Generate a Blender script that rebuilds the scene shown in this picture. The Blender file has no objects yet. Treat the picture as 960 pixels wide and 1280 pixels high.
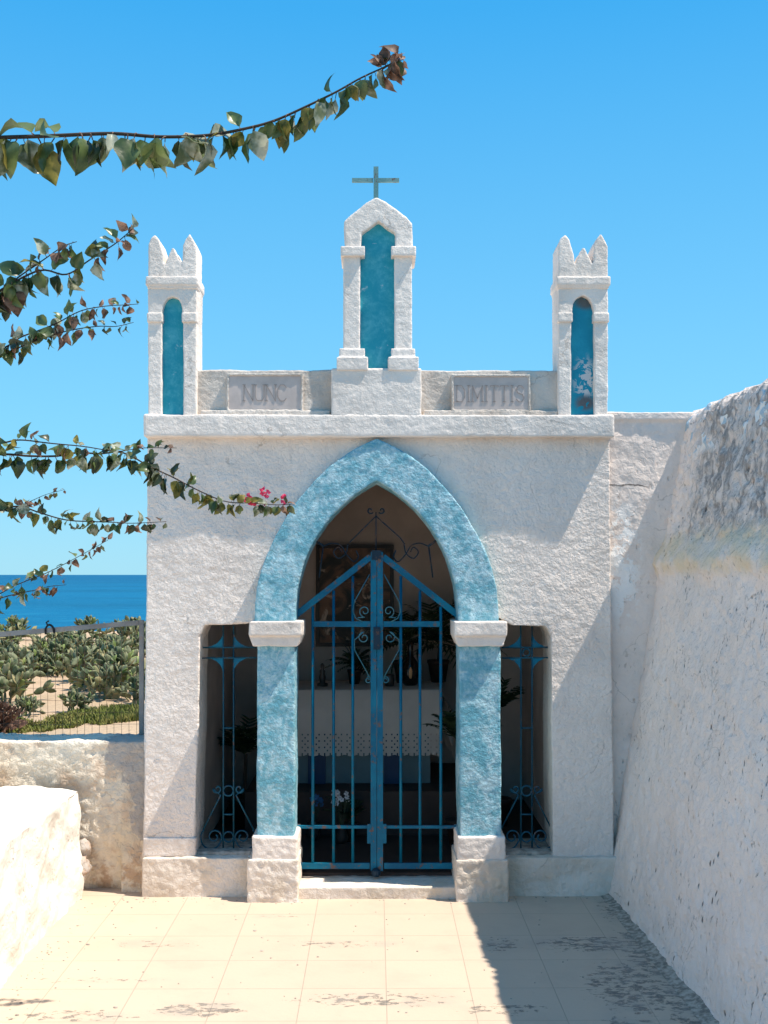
import bpy, bmesh, math, random
from mathutils import Vector, Matrix, noise
from mathutils.geometry import tessellate_polygon
random.seed(7)
R = math.radians
scn = bpy.context.scene
COL = scn.collection

# ------------------------------------------------------------------ camera
CAM = Vector((0.04, -5.85, 1.642)); TILT = R(3.19); YAW = R(-0.41); FPX = 1400.0
cd = bpy.data.cameras.new('camera'); cam = bpy.data.objects.new('camera', cd); COL.objects.link(cam)
cam.location = CAM; cam.rotation_euler = (R(90) + TILT, 0, YAW)
cd.sensor_fit = 'VERTICAL'; cd.sensor_height = 36; cd.lens = 36 * FPX / 1280
cd.clip_start = 0.05; cd.clip_end = 60000
scn.camera = cam
CROT = cam.rotation_euler.to_matrix()
# ------------------------------------------------------------------ light
SUN = Vector((0.50, -0.125, 1.0)).normalized()            # towards the sun
w = bpy.data.worlds.new('World'); scn.world = w; w.use_nodes = True
nt = w.node_tree; bg = nt.nodes['Background']
sky = nt.nodes.new('ShaderNodeTexSky'); sky.sky_type = 'NISHITA'; sky.sun_disc = False
sky.sun_elevation = math.asin(SUN.z); sky.sun_rotation = math.atan2(SUN.x, SUN.y)
sky.altitude = 0; sky.air_density = 1.0; sky.dust_density = 0.2; sky.ozone_density = 3.0
geo = nt.nodes.new('ShaderNodeTexCoord'); sx = nt.nodes.new('ShaderNodeSeparateXYZ'); nt.links.new(geo.outputs['Generated'], sx.inputs[0])
rp = nt.nodes.new('ShaderNodeValToRGB'); nt.links.new(sx.outputs[2], rp.inputs[0]); el = rp.color_ramp.elements     # clear air: pale cyan low down, deeper blue overhead
el[0].position = 0.0; el[0].color = (0.34, 0.78, 1.0, 1); el[1].position = 1.0; el[1].color = (0.07, 0.28, 0.66, 1)
e_ = el.new(0.12); e_.color = (0.23, 0.72, 1.1, 1); e_ = el.new(0.46); e_.color = (0.04, 0.455, 0.98, 1)
sc_ = nt.nodes.new('ShaderNodeVectorMath'); sc_.operation = 'SCALE'; sc_.inputs['Scale'].default_value = 5.4; nt.links.new(rp.outputs[0], sc_.inputs[0])
mxs = nt.nodes.new('ShaderNodeMix'); mxs.data_type = 'RGBA'; mxs.inputs[0].default_value = 0.9; nt.links.new(sky.outputs[0], mxs.inputs[6]); nt.links.new(sc_.outputs[0], mxs.inputs[7])
nt.links.new(mxs.outputs[2], bg.inputs[0]); bg.inputs[1].default_value = 0.125
sd = bpy.data.lights.new('sun', 'SUN'); sd.energy = 5.0; sd.angle = R(0.5); sd.color = (1.0, 0.91, 0.79)
so = bpy.data.objects.new('sun', sd); COL.objects.link(so)
so.rotation_euler = SUN.to_track_quat('Z', 'Y').to_euler(); so.location = (6, -3, 9)
vs = scn.view_settings; vs.view_transform = 'Standard'; vs.look = 'None'; vs.gamma = 1; vs.use_curve_mapping = False
vs.exposure = 0.5

# ------------------------------------------------------------------ measuring helpers
def W3(px, py, Y):
    d = CROT @ Vector(((px - 480) / FPX, -(py - 640) / FPX, -1))
    t = (Y - CAM.y) / d.y
    return CAM + d * t
def F(px, py, Y=0.0):
    p = W3(px, py, Y); return (p.x, p.z)
def RC(x0, y0, x1, y1, Y=0.0):                             # rectangle -> (x0,x1,z0,z1)
    a = W3(x0, (y0 + y1) / 2, Y); b = W3(x1, (y0 + y1) / 2, Y)
    t = W3((x0 + x1) / 2, y0, Y); u = W3((x0 + x1) / 2, y1, Y)
    return (a.x, b.x, u.z, t.z)

# ------------------------------------------------------------------ materials
class Mat:
    def __init__(s, name, rough=0.85, spec=0.3):
        s.m = bpy.data.materials.new(name); s.m.use_nodes = True
        s.nt = s.m.node_tree; s.b = s.nt.nodes['Principled BSDF']
        s.b.inputs['Roughness'].default_value = rough; s.b.inputs['Specular IOR Level'].default_value = spec
        s.tc = s.nt.nodes.new('ShaderNodeTexCoord').outputs['Object']
    def n(s, t, **k):
        x = s.nt.nodes.new(t)
        for a, v in k.items(): setattr(x, a, v)
        return x
    def link(s, a, b): s.nt.links.new(a, b)
    def put(s, sock, v):
        if isinstance(v, (int, float, tuple, list)):
            if isinstance(v, (tuple, list)) and len(v) == 3 and len(sock.default_value) == 4: v = (*v, 1)
            sock.default_value = v
        else: s.link(v, sock)
    def map(s, scale=(1, 1, 1), loc=(0, 0, 0), src=None):
        x = s.n('ShaderNodeMapping'); s.link(src or s.tc, x.inputs[0]); x.inputs['Scale'].default_value = scale; x.inputs['Location'].default_value = loc
        return x.outputs[0]
    def noise(s, scale, detail=4, rough=0.55, dist=0.0, v=None):
        x = s.n('ShaderNodeTexNoise'); s.link(v or s.tc, x.inputs['Vector'])
        x.inputs['Scale'].default_value = scale; x.inputs['Detail'].default_value = detail
        x.inputs['Roughness'].default_value = rough; x.inputs['Distortion'].default_value = dist
        return x.outputs['Fac']
    def voro(s, scale, v=None, feat='F1'):
        x = s.n('ShaderNodeTexVoronoi'); x.feature = feat; s.link(v or s.tc, x.inputs['Vector']); x.inputs['Scale'].default_value = scale
        return x.outputs['Distance']
    def step(s, v, lo, hi, a=0.0, b=1.0):
        x = s.n('ShaderNodeMapRange'); x.interpolation_type = 'SMOOTHSTEP'; s.put(x.inputs[0], v)
        for i, q in enumerate((lo, hi, a, b)): x.inputs[i + 1].default_value = q
        return x.outputs[0]
    def math(s, op, a, b=0.0):
        x = s.n('ShaderNodeMath', operation=op); s.put(x.inputs[0], a); s.put(x.inputs[1], b); return x.outputs[0]
    def mix(s, f, a, b, mode='MIX'):
        x = s.n('ShaderNodeMix', data_type='RGBA', blend_type=mode)
        s.put(x.inputs[0], f); s.put(x.inputs[6], a); s.put(x.inputs[7], b); return x.outputs[2]
    def xyz(s):
        x = s.n('ShaderNodeSeparateXYZ'); s.link(s.tc, x.inputs[0]); return x.outputs
    def color(s, c): s.put(s.b.inputs['Base Color'], c); return s
    def bump(s, h, strength=1.0, dist=0.01):
        x = s.n('ShaderNodeBump'); s.link(h, x.inputs['Height']); x.inputs['Strength'].default_value = strength; x.inputs['Distance'].default_value = dist
        s.link(x.outputs[0], s.b.inputs['Normal']); return s
    def blob(s, cx, cy, cz, rx, ry, rz):                   # 1 inside an ellipsoid of object space fading to 0
        v = s.map((1 / rx, 1 / ry, 1 / rz), (-cx / rx, -cy / ry, -cz / rz))
        x = s.n('ShaderNodeVectorMath', operation='LENGTH'); s.link(v, x.inputs[0])
        return s.step(x.outputs['Value'], 0.4, 1.1, 1.0, 0.0)

def plaster(name, base, dirt, bsc=38, bdist=0.004, dirt_amt=0.5, pits=0.0, warm=None, detail=5):
    m = Mat(name, 0.92, 0.15)
    big = m.noise(2.2, 6, 0.6, 0.3); med = m.noise(14, 5, 0.6)
    c = m.mix(m.step(big, 0.42, 0.68, 0, dirt_amt), base, dirt)
    c = m.mix(m.step(med, 0.35, 0.75, 0, 0.16), c, tuple(x * 0.72 for x in base))
    if warm: c = m.mix(m.step(m.noise(4.5, 5, 0.65), 0.5, 0.66, 0, 0.6), c, warm)
    dv = m.n('ShaderNodeTexNoise'); m.link(m.tc, dv.inputs['Vector']); dv.inputs['Scale'].default_value = 6; dv.inputs['Detail'].default_value = 4
    ds = m.n('ShaderNodeVectorMath', operation='SCALE'); ds.inputs['Scale'].default_value = 0.22; m.link(dv.outputs['Color'], ds.inputs[0])
    da = m.n('ShaderNodeVectorMath', operation='ADD'); m.link(m.tc, da.inputs[0]); m.link(ds.outputs[0], da.inputs[1])
    hair = m.math('MULTIPLY', m.step(m.voro(1.7, da.outputs[0], 'DISTANCE_TO_EDGE'), 0.001, 0.006, 1, 0), m.step(m.noise(2.6, 3), 0.50, 0.58))
    c = m.mix(m.math('MULTIPLY', hair, 0.38), c, (0.25, 0.2, 0.16))
    c = m.mix(m.step(m.noise(7, 6, 0.7, 0.5, m.map((1.6, 1.6, 0.35), (5, 3, 1))), 0.56, 0.72, 0, 0.22), c, tuple(x * 0.78 for x in dirt))
    c = m.mix(m.step(m.noise(120, 3, 0.6), 0.68, 0.74, 0, 0.35), c, tuple(x * 0.5 for x in dirt))
    st = m.noise(bsc, detail, 0.55, 0.6)
    v2 = m.noise(bsc * 0.3, 3, 0.5)
    h = m.math('ADD', m.math('MULTIPLY', st, 1.0), m.math('MULTIPLY', v2, 1.6))
    if pits > 0:
        pv = m.voro(22, m.map((1, 1, 0.45)))
        gate = m.step(m.noise(3.2, 5, 0.7), 0.47, 0.6)
        pit = m.math('MULTIPLY', m.step(pv, 0.06, 0.16, 1, 0), gate)
        wob = m.n('ShaderNodeVectorMath', operation='ADD'); m.link(m.map((1, 1, 0.35), (3, 1, 2)), wob.inputs[0])
        nv = m.n('ShaderNodeTexNoise'); m.link(m.tc, nv.inputs['Vector']); nv.inputs['Scale'].default_value = 25
        sv = m.n('ShaderNodeVectorMath', operation='SCALE'); sv.inputs['Scale'].default_value = 0.05; m.link(nv.outputs['Color'], sv.inputs[0]); m.link(sv.outputs[0], wob.inputs[1])
        p2 = m.math('MULTIPLY', m.step(m.voro(46, wob.outputs[0]), 0.10, 0.30, 1, 0), m.step(m.noise(4.2, 6, 0.75), 0.47, 0.62))
        pit = m.math('MAXIMUM', pit, m.math('MULTIPLY', p2, 0.55))
        h = m.math('SUBTRACT', h, m.math('MULTIPLY', pit, 1.2))
        c = m.mix(m.math('MULTIPLY', pit, pits), c, (0.1, 0.09, 0.085))
    m.color(c); m.bump(h, 1.0, bdist)
    return m
WHITE = (0.84, 0.75, 0.68)
m_wall = plaster('white_stucco', WHITE, (0.66, 0.585, 0.53), 68, 0.0095, 0.6).m
m_trim = plaster('white_limewash', (0.84, 0.755, 0.685), (0.60, 0.53, 0.47), 100, 0.0036, 0.6).m
# plinth: yellowish toward the ground
pm = plaster('stained_limewash', (0.78, 0.695, 0.61), (0.58, 0.49, 0.40), 60, 0.007, 0.8, warm=(0.62, 0.52, 0.40)); m_plinth = pm.m
pm = plaster('weathered_parapet', (0.64, 0.58, 0.52), (0.42, 0.37, 0.32), 70, 0.006, 0.9, warm=(0.5, 0.42, 0.36)); m_parapet = pm.m

def blue_paint(name, a, b, bsc=46, bd=0.004, f=0.62):
    m = Mat(name, 0.7, 0.3)
    n1 = m.noise(9, 6, 0.7, 0.5); n2 = m.noise(40, 4, 0.6)
    k = m.math('ADD', m.math('MULTIPLY', n1, 0.7), m.math('MULTIPLY', n2, 0.3))
    c = m.mix(m.step(k, 0.42, f), a, b)
    c = m.mix(m.step(m.noise(16, 7, 0.75), 0.60, 0.68, 0, 0.6), c, (0.52, 0.62, 0.66))
    m.color(c); st = m.noise(bsc, 5, 0.55, 0.6)
    h = m.math('ADD', st, m.math('MULTIPLY', m.noise(bsc * .3, 3), 1.5))
    return m.bump(h, 1.0, bd)
m_blue = blue_paint('worn_blue_limewash', (0.135, 0.375, 0.47), (0.42, 0.62, 0.69), 70, 0.0095).m
m_teal = blue_paint('deep_teal_paint', (0.014, 0.29, 0.39), (0.09, 0.42, 0.51), 25, 0.001, 0.7)
tn = m_teal; m_teal = tn.m
mt = Mat('peeling_teal_paint', 0.7, 0.3)
pn = mt.noise(26, 5, 0.6, 0.8)
tr_c = W3(728, 476, 0.05); tr_b = W3(729, 508, 0.05); tr_t = W3(729, 381, 0.05)
c = mt.mix(mt.step(mt.noise(12, 5), 0.4, 0.7), (0.005, 0.23, 0.345), (0.012, 0.28, 0.40))
lo = (0.75, 0.73, 0.70)
c = mt.mix(mt.math('MULTIPLY', mt.step(pn, 0.50, 0.53), mt.blob(tr_c.x, 0, tr_c.z, .07, 9, .14)), c, (0.55, 0.55, 0.55))
c = mt.mix(mt.math('MULTIPLY', mt.step(pn, 0.38, 0.42), mt.blob(tr_b.x, 0, tr_b.z + .01, .065, 9, .05)), c, (0.10, 0.11, 0.12))
c = mt.mix(mt.math('MULTIPLY', mt.step(pn, 0.36, 0.42), mt.blob(tr_t.x, 0, tr_t.z, .07, 9, .05)), c, (0.09, 0.11, 0.12))
mt.color(c); mt.bump(pn, 0.6, 0.003); m_peel = mt.m

def metal_paint(name, a, b, rust=(0.16, 0.08, 0.045), amt=0.6):
    m = Mat(name, 0.5, 0.2)
    c = m.mix(m.step(m.noise(6, 4), 0.4, 0.65), a, b)
    c = m.mix(m.step(m.noise(30, 5, 0.7), 0.575, 0.63, 0, amt), c, rust)
    m.color(c); return m.bump(m.noise(90, 3), 0.4, 0.002).m
m_gate = metal_paint('blue_gate_paint', (0.0, 0.10, 0.185), (0.0, 0.15, 0.25), amt=0.8)
m_grille = metal_paint('grille_paint', (0.006, 0.06, 0.10), (0.012, 0.09, 0.14))
m_iron = metal_paint('dark_iron', (0.008, 0.025, 0.045), (0.012, 0.035, 0.06))
m_scroll = metal_paint('worn_scroll_paint', (0.03, 0.14, 0.19), (0.07, 0.20, 0.24), amt=0.5)
m_cross = metal_paint('verdigris', (0.10, 0.24, 0.26), (0.17, 0.32, 0.33), (0.14, 0.10, 0.08), 0.9)
m_steel = metal_paint('dull_steel', (0.27, 0.26, 0.25), (0.20, 0.19, 0.185), (0.25, 0.17, 0.12), 0.5)
def plain(name, col, rough=0.7, spec=0.3, v=0.15, sc=12, bump=0.0):
    m = Mat(name, rough, spec)
    m.color(m.mix(m.step(m.noise(sc, 4), 0.35, 0.65), col, tuple(x * (1 - v) for x in col)))
    if bump: m.bump(m.noise(sc * 4, 4), 1.0, bump)
    return m.m
m_plaque = plain('pinkish_marble', (0.55, 0.475, 0.44), 0.6, 0.3, 0.16, 9, 0.0008)
m_letters = plain('carved_letter', (0.35, 0.305, 0.285), 0.7, 0.2, 0.2, 40)
m_mesh = plain('rusty_wire', (0.20, 0.11, 0.07), 0.7, 0.3, 0.4)
m_black = plain('black_rubber', (0.012, 0.012, 0.014), 0.5)
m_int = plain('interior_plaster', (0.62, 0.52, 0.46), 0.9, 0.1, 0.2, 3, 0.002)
m_intfloor = plain('dark_red_tile', (0.07, 0.045, 0.038), 0.6, 0.3, 0.3, 6)
m_altar = plain('pale_blue_altar', (0.14, 0.21, 0.23), 0.7, 0.2, 0.15, 5)
m_altarblue = plain('altar_blue', (0.005, 0.045, 0.12), 0.5, 0.3, 0.2, 5)
m_cloth = plain('altar_linen', (0.62, 0.57, 0.52), 0.9, 0.1, 0.08, 8)
m_frame = plain('dark_frame', (0.03, 0.02, 0.016), 0.45, 0.4, 0.3, 20)
m_vase = plain('black_glaze', (0.012, 0.010, 0.010), 0.12, 0.6, 0.2)
m_glint = plain('amber_glint_paint', (0.75, 0.42, 0.20), 0.4, 0.4, 0.2)  # colour of the painted reflection on the vase
m_bronze = plain('dark_bronze', (0.06, 0.05, 0.045), 0.4, 0.5, 0.3)
m_palm = plain('palm_leaf', (0.025, 0.05, 0.022), 0.5, 0.4, 0.4)
m_petal = plain('white_petal', (0.75, 0.72, 0.72), 0.7)
m_petalb = plain('blue_petal', (0.05, 0.16, 0.35), 0.7)
m_clay = plain('clay_pot', (0.06, 0.04, 0.032), 0.8)

# painting: dim blotches on the panel
m = Mat('old_picture', 0.5, 0.3)
c = m.mix(m.step(m.noise(5, 5, 0.6, 1.0), 0.4, 0.6), (0.03, 0.035, 0.03), (0.24, 0.13, 0.08))
c = m.mix(m.step(m.noise(9, 5, 0.6, 1.0, m.map((1, 1, 1), (4, 2, 7))), 0.56, 0.66), c, (0.60, 0.45, 0.34)); m.color(c); m_picture = m.m

# floor
m = Mat('cream_terrace_tile', 0.75, 0.25)
TX = F(473, 1121)[0]
br = m.n('ShaderNodeTexBrick'); br.offset = 0; br.squash = 1
m.link(m.map((1, 1, 1), (-TX + 0.0025 + 3.3, 0.0025 + 3.25, 0)), br.inputs['Vector'])
for k, v in (('Scale', 1.0), ('Mortar Size', 0.0022), ('Mortar Smooth', 0.4), ('Brick Width', 0.333), ('Row Height', 0.325), ('Bias', 0.0)): br.inputs[k].default_value = v
br.inputs['Color1'].default_value = (0.575, 0.455, 0.345, 1); br.inputs['Color2'].default_value = (0.555, 0.44, 0.333, 1); br.inputs['Mortar'].default_value = (0.44, 0.36, 0.28, 1)
c = br.outputs['Color']
c = m.mix(m.step(m.noise(3.2, 6, 0.62), 0.45, 0.75, 0, 0.35), c, (0.42, 0.33, 0.26))
c = m.mix(m.step(m.noise(60, 4, 0.6), 0.62, 0.75, 0, 0.35), c, (0.38, 0.31, 0.25))
flake = m.noise(24, 8, 0.72, 0.3, m.map((0.75, 1.3, 1)))
def fpx(px, py):
    d = CROT @ Vector(((px - 480) / FPX, -(py - 640) / FPX, -1)); t = -CAM.z / d.z; return CAM + d * t
masks = None
for (px, py, rx, ry, q) in ((790, 1235, .26, .42, 1), (740, 1180, .34, .16, 1), (625, 1180, .13, .14, .9), (630, 1262, .25, .08, .9), (470, 1250, .45, .10, .9), (250, 1262, .26, .10, 1), (90, 1270, .35, .08, .85), (430, 1180, .35, .07, .75), (350, 1145, .22, .05, .6), (800, 1300, .3, .3, 1), (860, 1262, .13, .5, 1), (800, 1190, .12, .5, 1), (770, 1140, .13, .3, .9), (200, 1180, .3, .08, .6), (120, 1225, .4, .05, .6)):
    p = fpx(px, py); b_ = m.math('MULTIPLY', m.blob(p.x, p.y, 0, rx, ry, 9), q)
    masks = b_ if masks is None else m.math('MAXIMUM', masks, b_)
mk = m.math('MULTIPLY', masks, 0.20)
st = m.step(m.math('ADD', flake, mk), 0.685, 0.735)
c = m.mix(m.math('MULTIPLY', st, 0.85), c, m.mix(m.step(m.noise(70, 4, .7), .4, .6), (0.12, 0.11, 0.095), (0.24, 0.21, 0.18)))
soft = m.math('MULTIPLY', masks, m.step(m.noise(5, 5), 0.4, 0.7, 0, 0.5))
c = m.mix(soft, c, (0.36, 0.32, 0.28))
m.color(c)
h = m.math('SUBTRACT', m.math('MULTIPLY', m.noise(50, 4), 0.25), m.math('MULTIPLY', br.outputs['Fac'], 0.6)); h = m.math('SUBTRACT', h, m.math('MULTIPLY', st, 0.3))
m.bump(h, 0.8, 0.003); m_tile = m.m
m_conc = plain('worn_concrete', (0.50, 0.44, 0.38), 0.9, 0.2, 0.45, 24, 0.004)

# right boundary wall
pm = plaster('rough_boundary_plaster', (0.87, 0.745, 0.665), (0.74, 0.63, 0.555), 30, 0.013, 0.5, pits=0.85)
m = pm; X, Y_, Z = m.xyz()
old = m.b.inputs['Base Color'].links[0].from_socket
up = m.math('MULTIPLY', m.step(Z, 1.76, 1.86), m.step(m.math('ADD', m.math('MULTIPLY', Y_, 1.0), m.math('MULTIPLY', Z, 0.0)), 0.02, -0.42))
lich = m.math('MULTIPLY', up, m.step(m.noise(13, 7, 0.72, 0.9, m.map((1, 0.8, 0.55))), 0.40, 0.62, 0.12, 0.78))
c = m.mix(lich, old, (0.15, 0.145, 0.14))
ledge = m.math('MULTIPLY', m.step(Z, 1.62, 1.68), m.step(Z, 1.90, 1.80))
c = m.mix(m.math('MULTIPLY', ledge, m.step(m.noise(6, 4), 0.35, 0.6, 0.2, 0.85)), c, (0.74, 0.60, 0.42))
chip = m.math('MULTIPLY', m.step(Z, 2.20, 2.32), m.step(m.noise(9, 3, 0.5, 0.4), 0.56, 0.575))
c = m.mix(chip, c, m.mix(m.step(m.noise(14, 2), 0.5, 0.52), (0.42, 0.54, 0.62), (0.8, 0.79, 0.77)))
m.color(c); m_bound = m.m
# far plastered return wall
pm = plaster('return_wall_plaster', (0.80, 0.70, 0.635), (0.68, 0.59, 0.525), 36, 0.007, 0.6, pits=0.3)
m = pm; old = m.b.inputs['Base Color'].links[0].from_socket; X, Y_, Z = m.xyz()
q = W3(780, 640, .05)
ck = m.math('ABSOLUTE', m.math('ADD', m.math('SUBTRACT', Z, W3(790, 607, .05).z), m.math('MULTIPLY', m.math('SUBTRACT', m.noise(14, 4), 0.5), 0.05)))
crack = m.math('MULTIPLY', m.step(ck, 0.002, 0.006, 1, 0), m.step(X, W3(822, 607, .05).x, W3(800, 607, .05).x))
c = m.mix(m.math('MULTIPLY', crack, 0.85), old, (0.09, 0.075, 0.065))
peel = m.math('MULTIPLY', m.blob(W3(776, 700, .05).x, 0, W3(776, 700, .05).z, 0.13, 9, 0.42), m.step(m.noise(11, 6, 0.7), 0.47, 0.5))
c = m.mix(peel, c, (0.85, 0.84, 0.82)); m.color(c); m_return = m.m
# left crumbling wall
pm = plaster('crumbling_limewash', (0.80, 0.71, 0.58), (0.64, 0.54, 0.41), 36, 0.016, 0.9, warm=(0.55, 0.38, 0.26))
m = pm; old = m.b.inputs['Base Color'].links[0].from_socket; X, Y_, Z = m.xyz()
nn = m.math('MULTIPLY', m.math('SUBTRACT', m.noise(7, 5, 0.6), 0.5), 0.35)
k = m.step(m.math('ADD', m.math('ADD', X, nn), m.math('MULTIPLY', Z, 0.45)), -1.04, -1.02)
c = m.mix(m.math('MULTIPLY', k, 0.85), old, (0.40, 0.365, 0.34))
lowc = m.step(m.math('ADD', Z, nn), 0.34, 0.12)
c = m.mix(m.math('MULTIPLY', lowc, m.step(m.noise(9, 5, 0.7), 0.45, 0.6, 0, 0.7)), c, (0.42, 0.27, 0.17)); m.color(c); m_crumble = m.m
pm = plaster('bright_limewash', (0.82, 0.78, 0.71), (0.76, 0.69, 0.58), 26, 0.006, 0.5, pits=0.2); m_bench = pm.m

# land and water
m = Mat('dry_sand', 0.95, 0.1)
c = m.mix(m.step(m.noise(0.5, 6, 0.6), 0.35, 0.7), (0.50, 0.36, 0.24), (0.42, 0.31, 0.20))
c = m.mix(m.step(m.noise(6, 5, 0.7), 0.5, 0.7, 0, 0.5), c, (0.34, 0.26, 0.17)); m.color(c); m.bump(m.noise(5, 6), 1, 0.08); m_sand = m.m
m = Mat('sea', 0.45, 0.12)
X, Y_, Z = m.xyz()
dp = m.step(Y_, 300, 4500)
c = m.mix(dp, (0.0, 0.115, 0.235), (0.0, 0.08, 0.19))
c = m.mix(m.step(m.noise(0.006, 5, 0.6, 0, m.map((0.35, 1, 1))), 0.4, 0.65, 0, 0.5), c, (0.0, 0.06, 0.13)); m.color(c)
c = m.mix(m.step(m.noise(0.10, 4, 0.7, 0.3, m.map((0.5, 1, 1))), 0.52, 0.64, 0, 0.45), m.b.inputs['Base Color'].links[0].from_socket, (0.01, 0.19, 0.32)); m.color(c)
wv = m.noise(0.18, 5, 0.65, 0.2, m.map((0.45, 1, 1))); m.bump(wv, 1.0, 2.2); m_sea = m.m
m = Mat('scrub', 0.8, 0.2); m.color(m.mix(m.step(m.noise(3, 4), 0.4, 0.65), (0.13, 0.15, 0.03), (0.22, 0.20, 0.06))); m_scrub = m.m
def leafmat(name, a, b, trans=0.3, rough=0.5, sc=9, spec=0.4):
    m = Mat(name, rough, spec)
    c = m.mix(m.step(m.noise(sc, 3), 0.4, 0.62), a, b); m.color(c)
    tr = m.n('ShaderNodeBsdfTranslucent'); m.put(tr.inputs[0], c)
    mx = m.n('ShaderNodeMixShader'); mx.inputs[0].default_value = trans
    m.link(m.b.outputs[0], mx.inputs[1]); m.link(tr.outputs[0], mx.inputs[2])
    m.link(mx.outputs[0], m.nt.nodes['Material Output'].inputs[0]); m.bump(m.noise(60, 3), 0.4, 0.002); return m.m
m_pear = leafmat('prickly_pear_pad', (0.05, 0.07, 0.026), (0.19, 0.20, 0.105), 0.0, 0.6, 4)
m_pear2 = leafmat('dry_pear_pad', (0.20, 0.20, 0.09), (0.30, 0.25, 0.12), 0.0, 0.7, 4)
m_pear3 = leafmat('young_pear_pad', (0.15, 0.20, 0.05), (0.20, 0.24, 0.07), 0.0, 0.6, 4)
m_dry = leafmat('dry_brown_leaf', (0.10, 0.05, 0.035), (0.20, 0.11, 0.07), 0.1, 0.8, 6)
LEAF = [leafmat('leaf_green', (0.04, 0.075, 0.022), (0.15, 0.20, 0.07), 0.3, 0.36, 14, 0.6), leafmat('leaf_sun_sheen', (0.13, 0.16, 0.075), (0.46, 0.48, 0.37), 0.3, 0.4, 32, 0.5),  # palest leaf: silvery sun sheen put into its colour
        leafmat('leaf_olive', (0.10, 0.11, 0.025), (0.30, 0.25, 0.06), 0.5, 0.4, 25), leafmat('leaf_brown', (0.10, 0.055, 0.035), (0.34, 0.20, 0.14), 0.3, 0.6, 40),
        leafmat('leaf_dark', (0.02, 0.035, 0.015), (0.04, 0.055, 0.02), 0.15, 0.36, 14, 0.6)]
m_bract = leafmat('pink_bract', (0.62, 0.03, 0.10), (0.75, 0.08, 0.18), 0.35, 0.6, 20)
m_twig = plain('twig_bark', (0.06, 0.045, 0.035), 0.8, 0.2, 0.3, 30)

# ------------------------------------------------------------------ object helpers
def abspos(o):
    v = Vector((0, 0, 0))
    while o: v += o.location; o = o.parent
    return v
def props(o, label=None, cat=None, group=None, kind=None):
    if label: o['label'] = label
    if cat: o['category'] = cat
    if group: o['group'] = group
    if kind: o['kind'] = kind
    return o
def thing(name, loc, label, cat, group=None):
    o = bpy.data.objects.new(name, None); COL.objects.link(o); o.location = loc; o.empty_display_size = 0.1
    return props(o, label, cat, group)
def nz(p, s, o=3):
    return noise.fractal(Vector(p) * s, 1.0, 2.0, o)
def build(name, geoms, mats, parent=None, voxel=0, disp=(), smooth=False, mi=None, edge=None):
    """geoms: list of (verts, faces[, matindex]); world coordinates; one mesh object"""
    V = []; Fc = []; MI = []
    for g in geoms:
        o = len(V); V += [tuple(v) for v in g[0]]; Fc += [tuple(i + o for i in f) for f in g[1]]
        MI += [g[2] if len(g) > 2 else 0] * len(g[1])
    me = bpy.data.meshes.new(name); me.from_pydata(V, [], Fc)
    me.polygons.foreach_set('material_index', MI)
    if voxel:
        bm = bmesh.new(); bm.from_mesh(me); bmesh.ops.recalc_face_normals(bm, faces=bm.faces); bm.to_mesh(me); bm.free()
        t = bpy.data.objects.new('tmp', me); COL.objects.link(t)
        md = t.modifiers.new('r', 'REMESH'); md.mode = 'VOXEL'; md.voxel_size = voxel; md.adaptivity = 0
        s = t.modifiers.new('s', 'SMOOTH'); s.factor = 0.5; s.iterations = 2
        dg = bpy.context.evaluated_depsgraph_get(); me2 = bpy.data.meshes.new_from_object(t.evaluated_get(dg))
        bpy.data.objects.remove(t); bpy.data.meshes.remove(me); me = me2; me.name = name; smooth = True
    if disp:
        ns = [v.normal.copy() for v in me.vertices]
        for v, n_ in zip(me.vertices, ns):
            d = 0
            for (sc, amp) in disp: d += noise.noise(v.co * sc) * amp
            v.co += n_ * d
    if edge:
        for v in me.vertices: v.co = Vector(edge(v.co))
    off = abspos(parent) if parent else None
    o = bpy.data.objects.new(name, me)
    if off is None:
        xs = [v.co for v in me.vertices]
        off = Vector(((min(v.x for v in xs) + max(v.x for v in xs)) / 2, (min(v.y for v in xs) + max(v.y for v in xs)) / 2, min(v.z for v in xs)))
        o.location = off
    if name in KEEP0: o.location = (0, 0, 0); off = Vector((0, 0, 0))
    me.transform(Matrix.Translation(-off))
    if voxel: me.materials.clear()
    for k in (mats if isinstance(mats, (list, tuple)) else [mats]): me.materials.append(k)
    if smooth: me.polygons.foreach_set('use_smooth', [True] * len(me.polygons))
    me.update(); COL.objects.link(o)
    if parent: o.parent = parent
    return o
KEEP0 = {'terrace_paving', 'boundary_wall', 'return_wall', 'crumbling_wall', 'sea', 'ground'}
def prism(polys, y0, y1, mi=0):
    if not isinstance(polys[0][0], (tuple, list)): polys = [polys]
    flat = [p for q in polys for p in q]; n = len(flat)
    V = [(p[0], y0, p[1]) for p in flat] + [(p[0], y1, p[1]) for p in flat]
    T = tessellate_polygon([[Vector((p[0], p[1], 0)) for p in q] for q in polys])
    Fc = [tuple(t) for t in T] + [tuple(i + n for i in reversed(t)) for t in T]
    o = 0
    for q in polys:
        L = len(q)
        for i in range(L): a = o + i; b = o + (i + 1) % L; Fc.append((a, b, b + n, a + n))
        o += L
    return (V, Fc, mi)
def box(x0, x1, y0, y1, z0, z1, mi=0):
    return prism([(x0, z0), (x1, z0), (x1, z1), (x0, z1)], y0, y1, mi)
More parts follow.
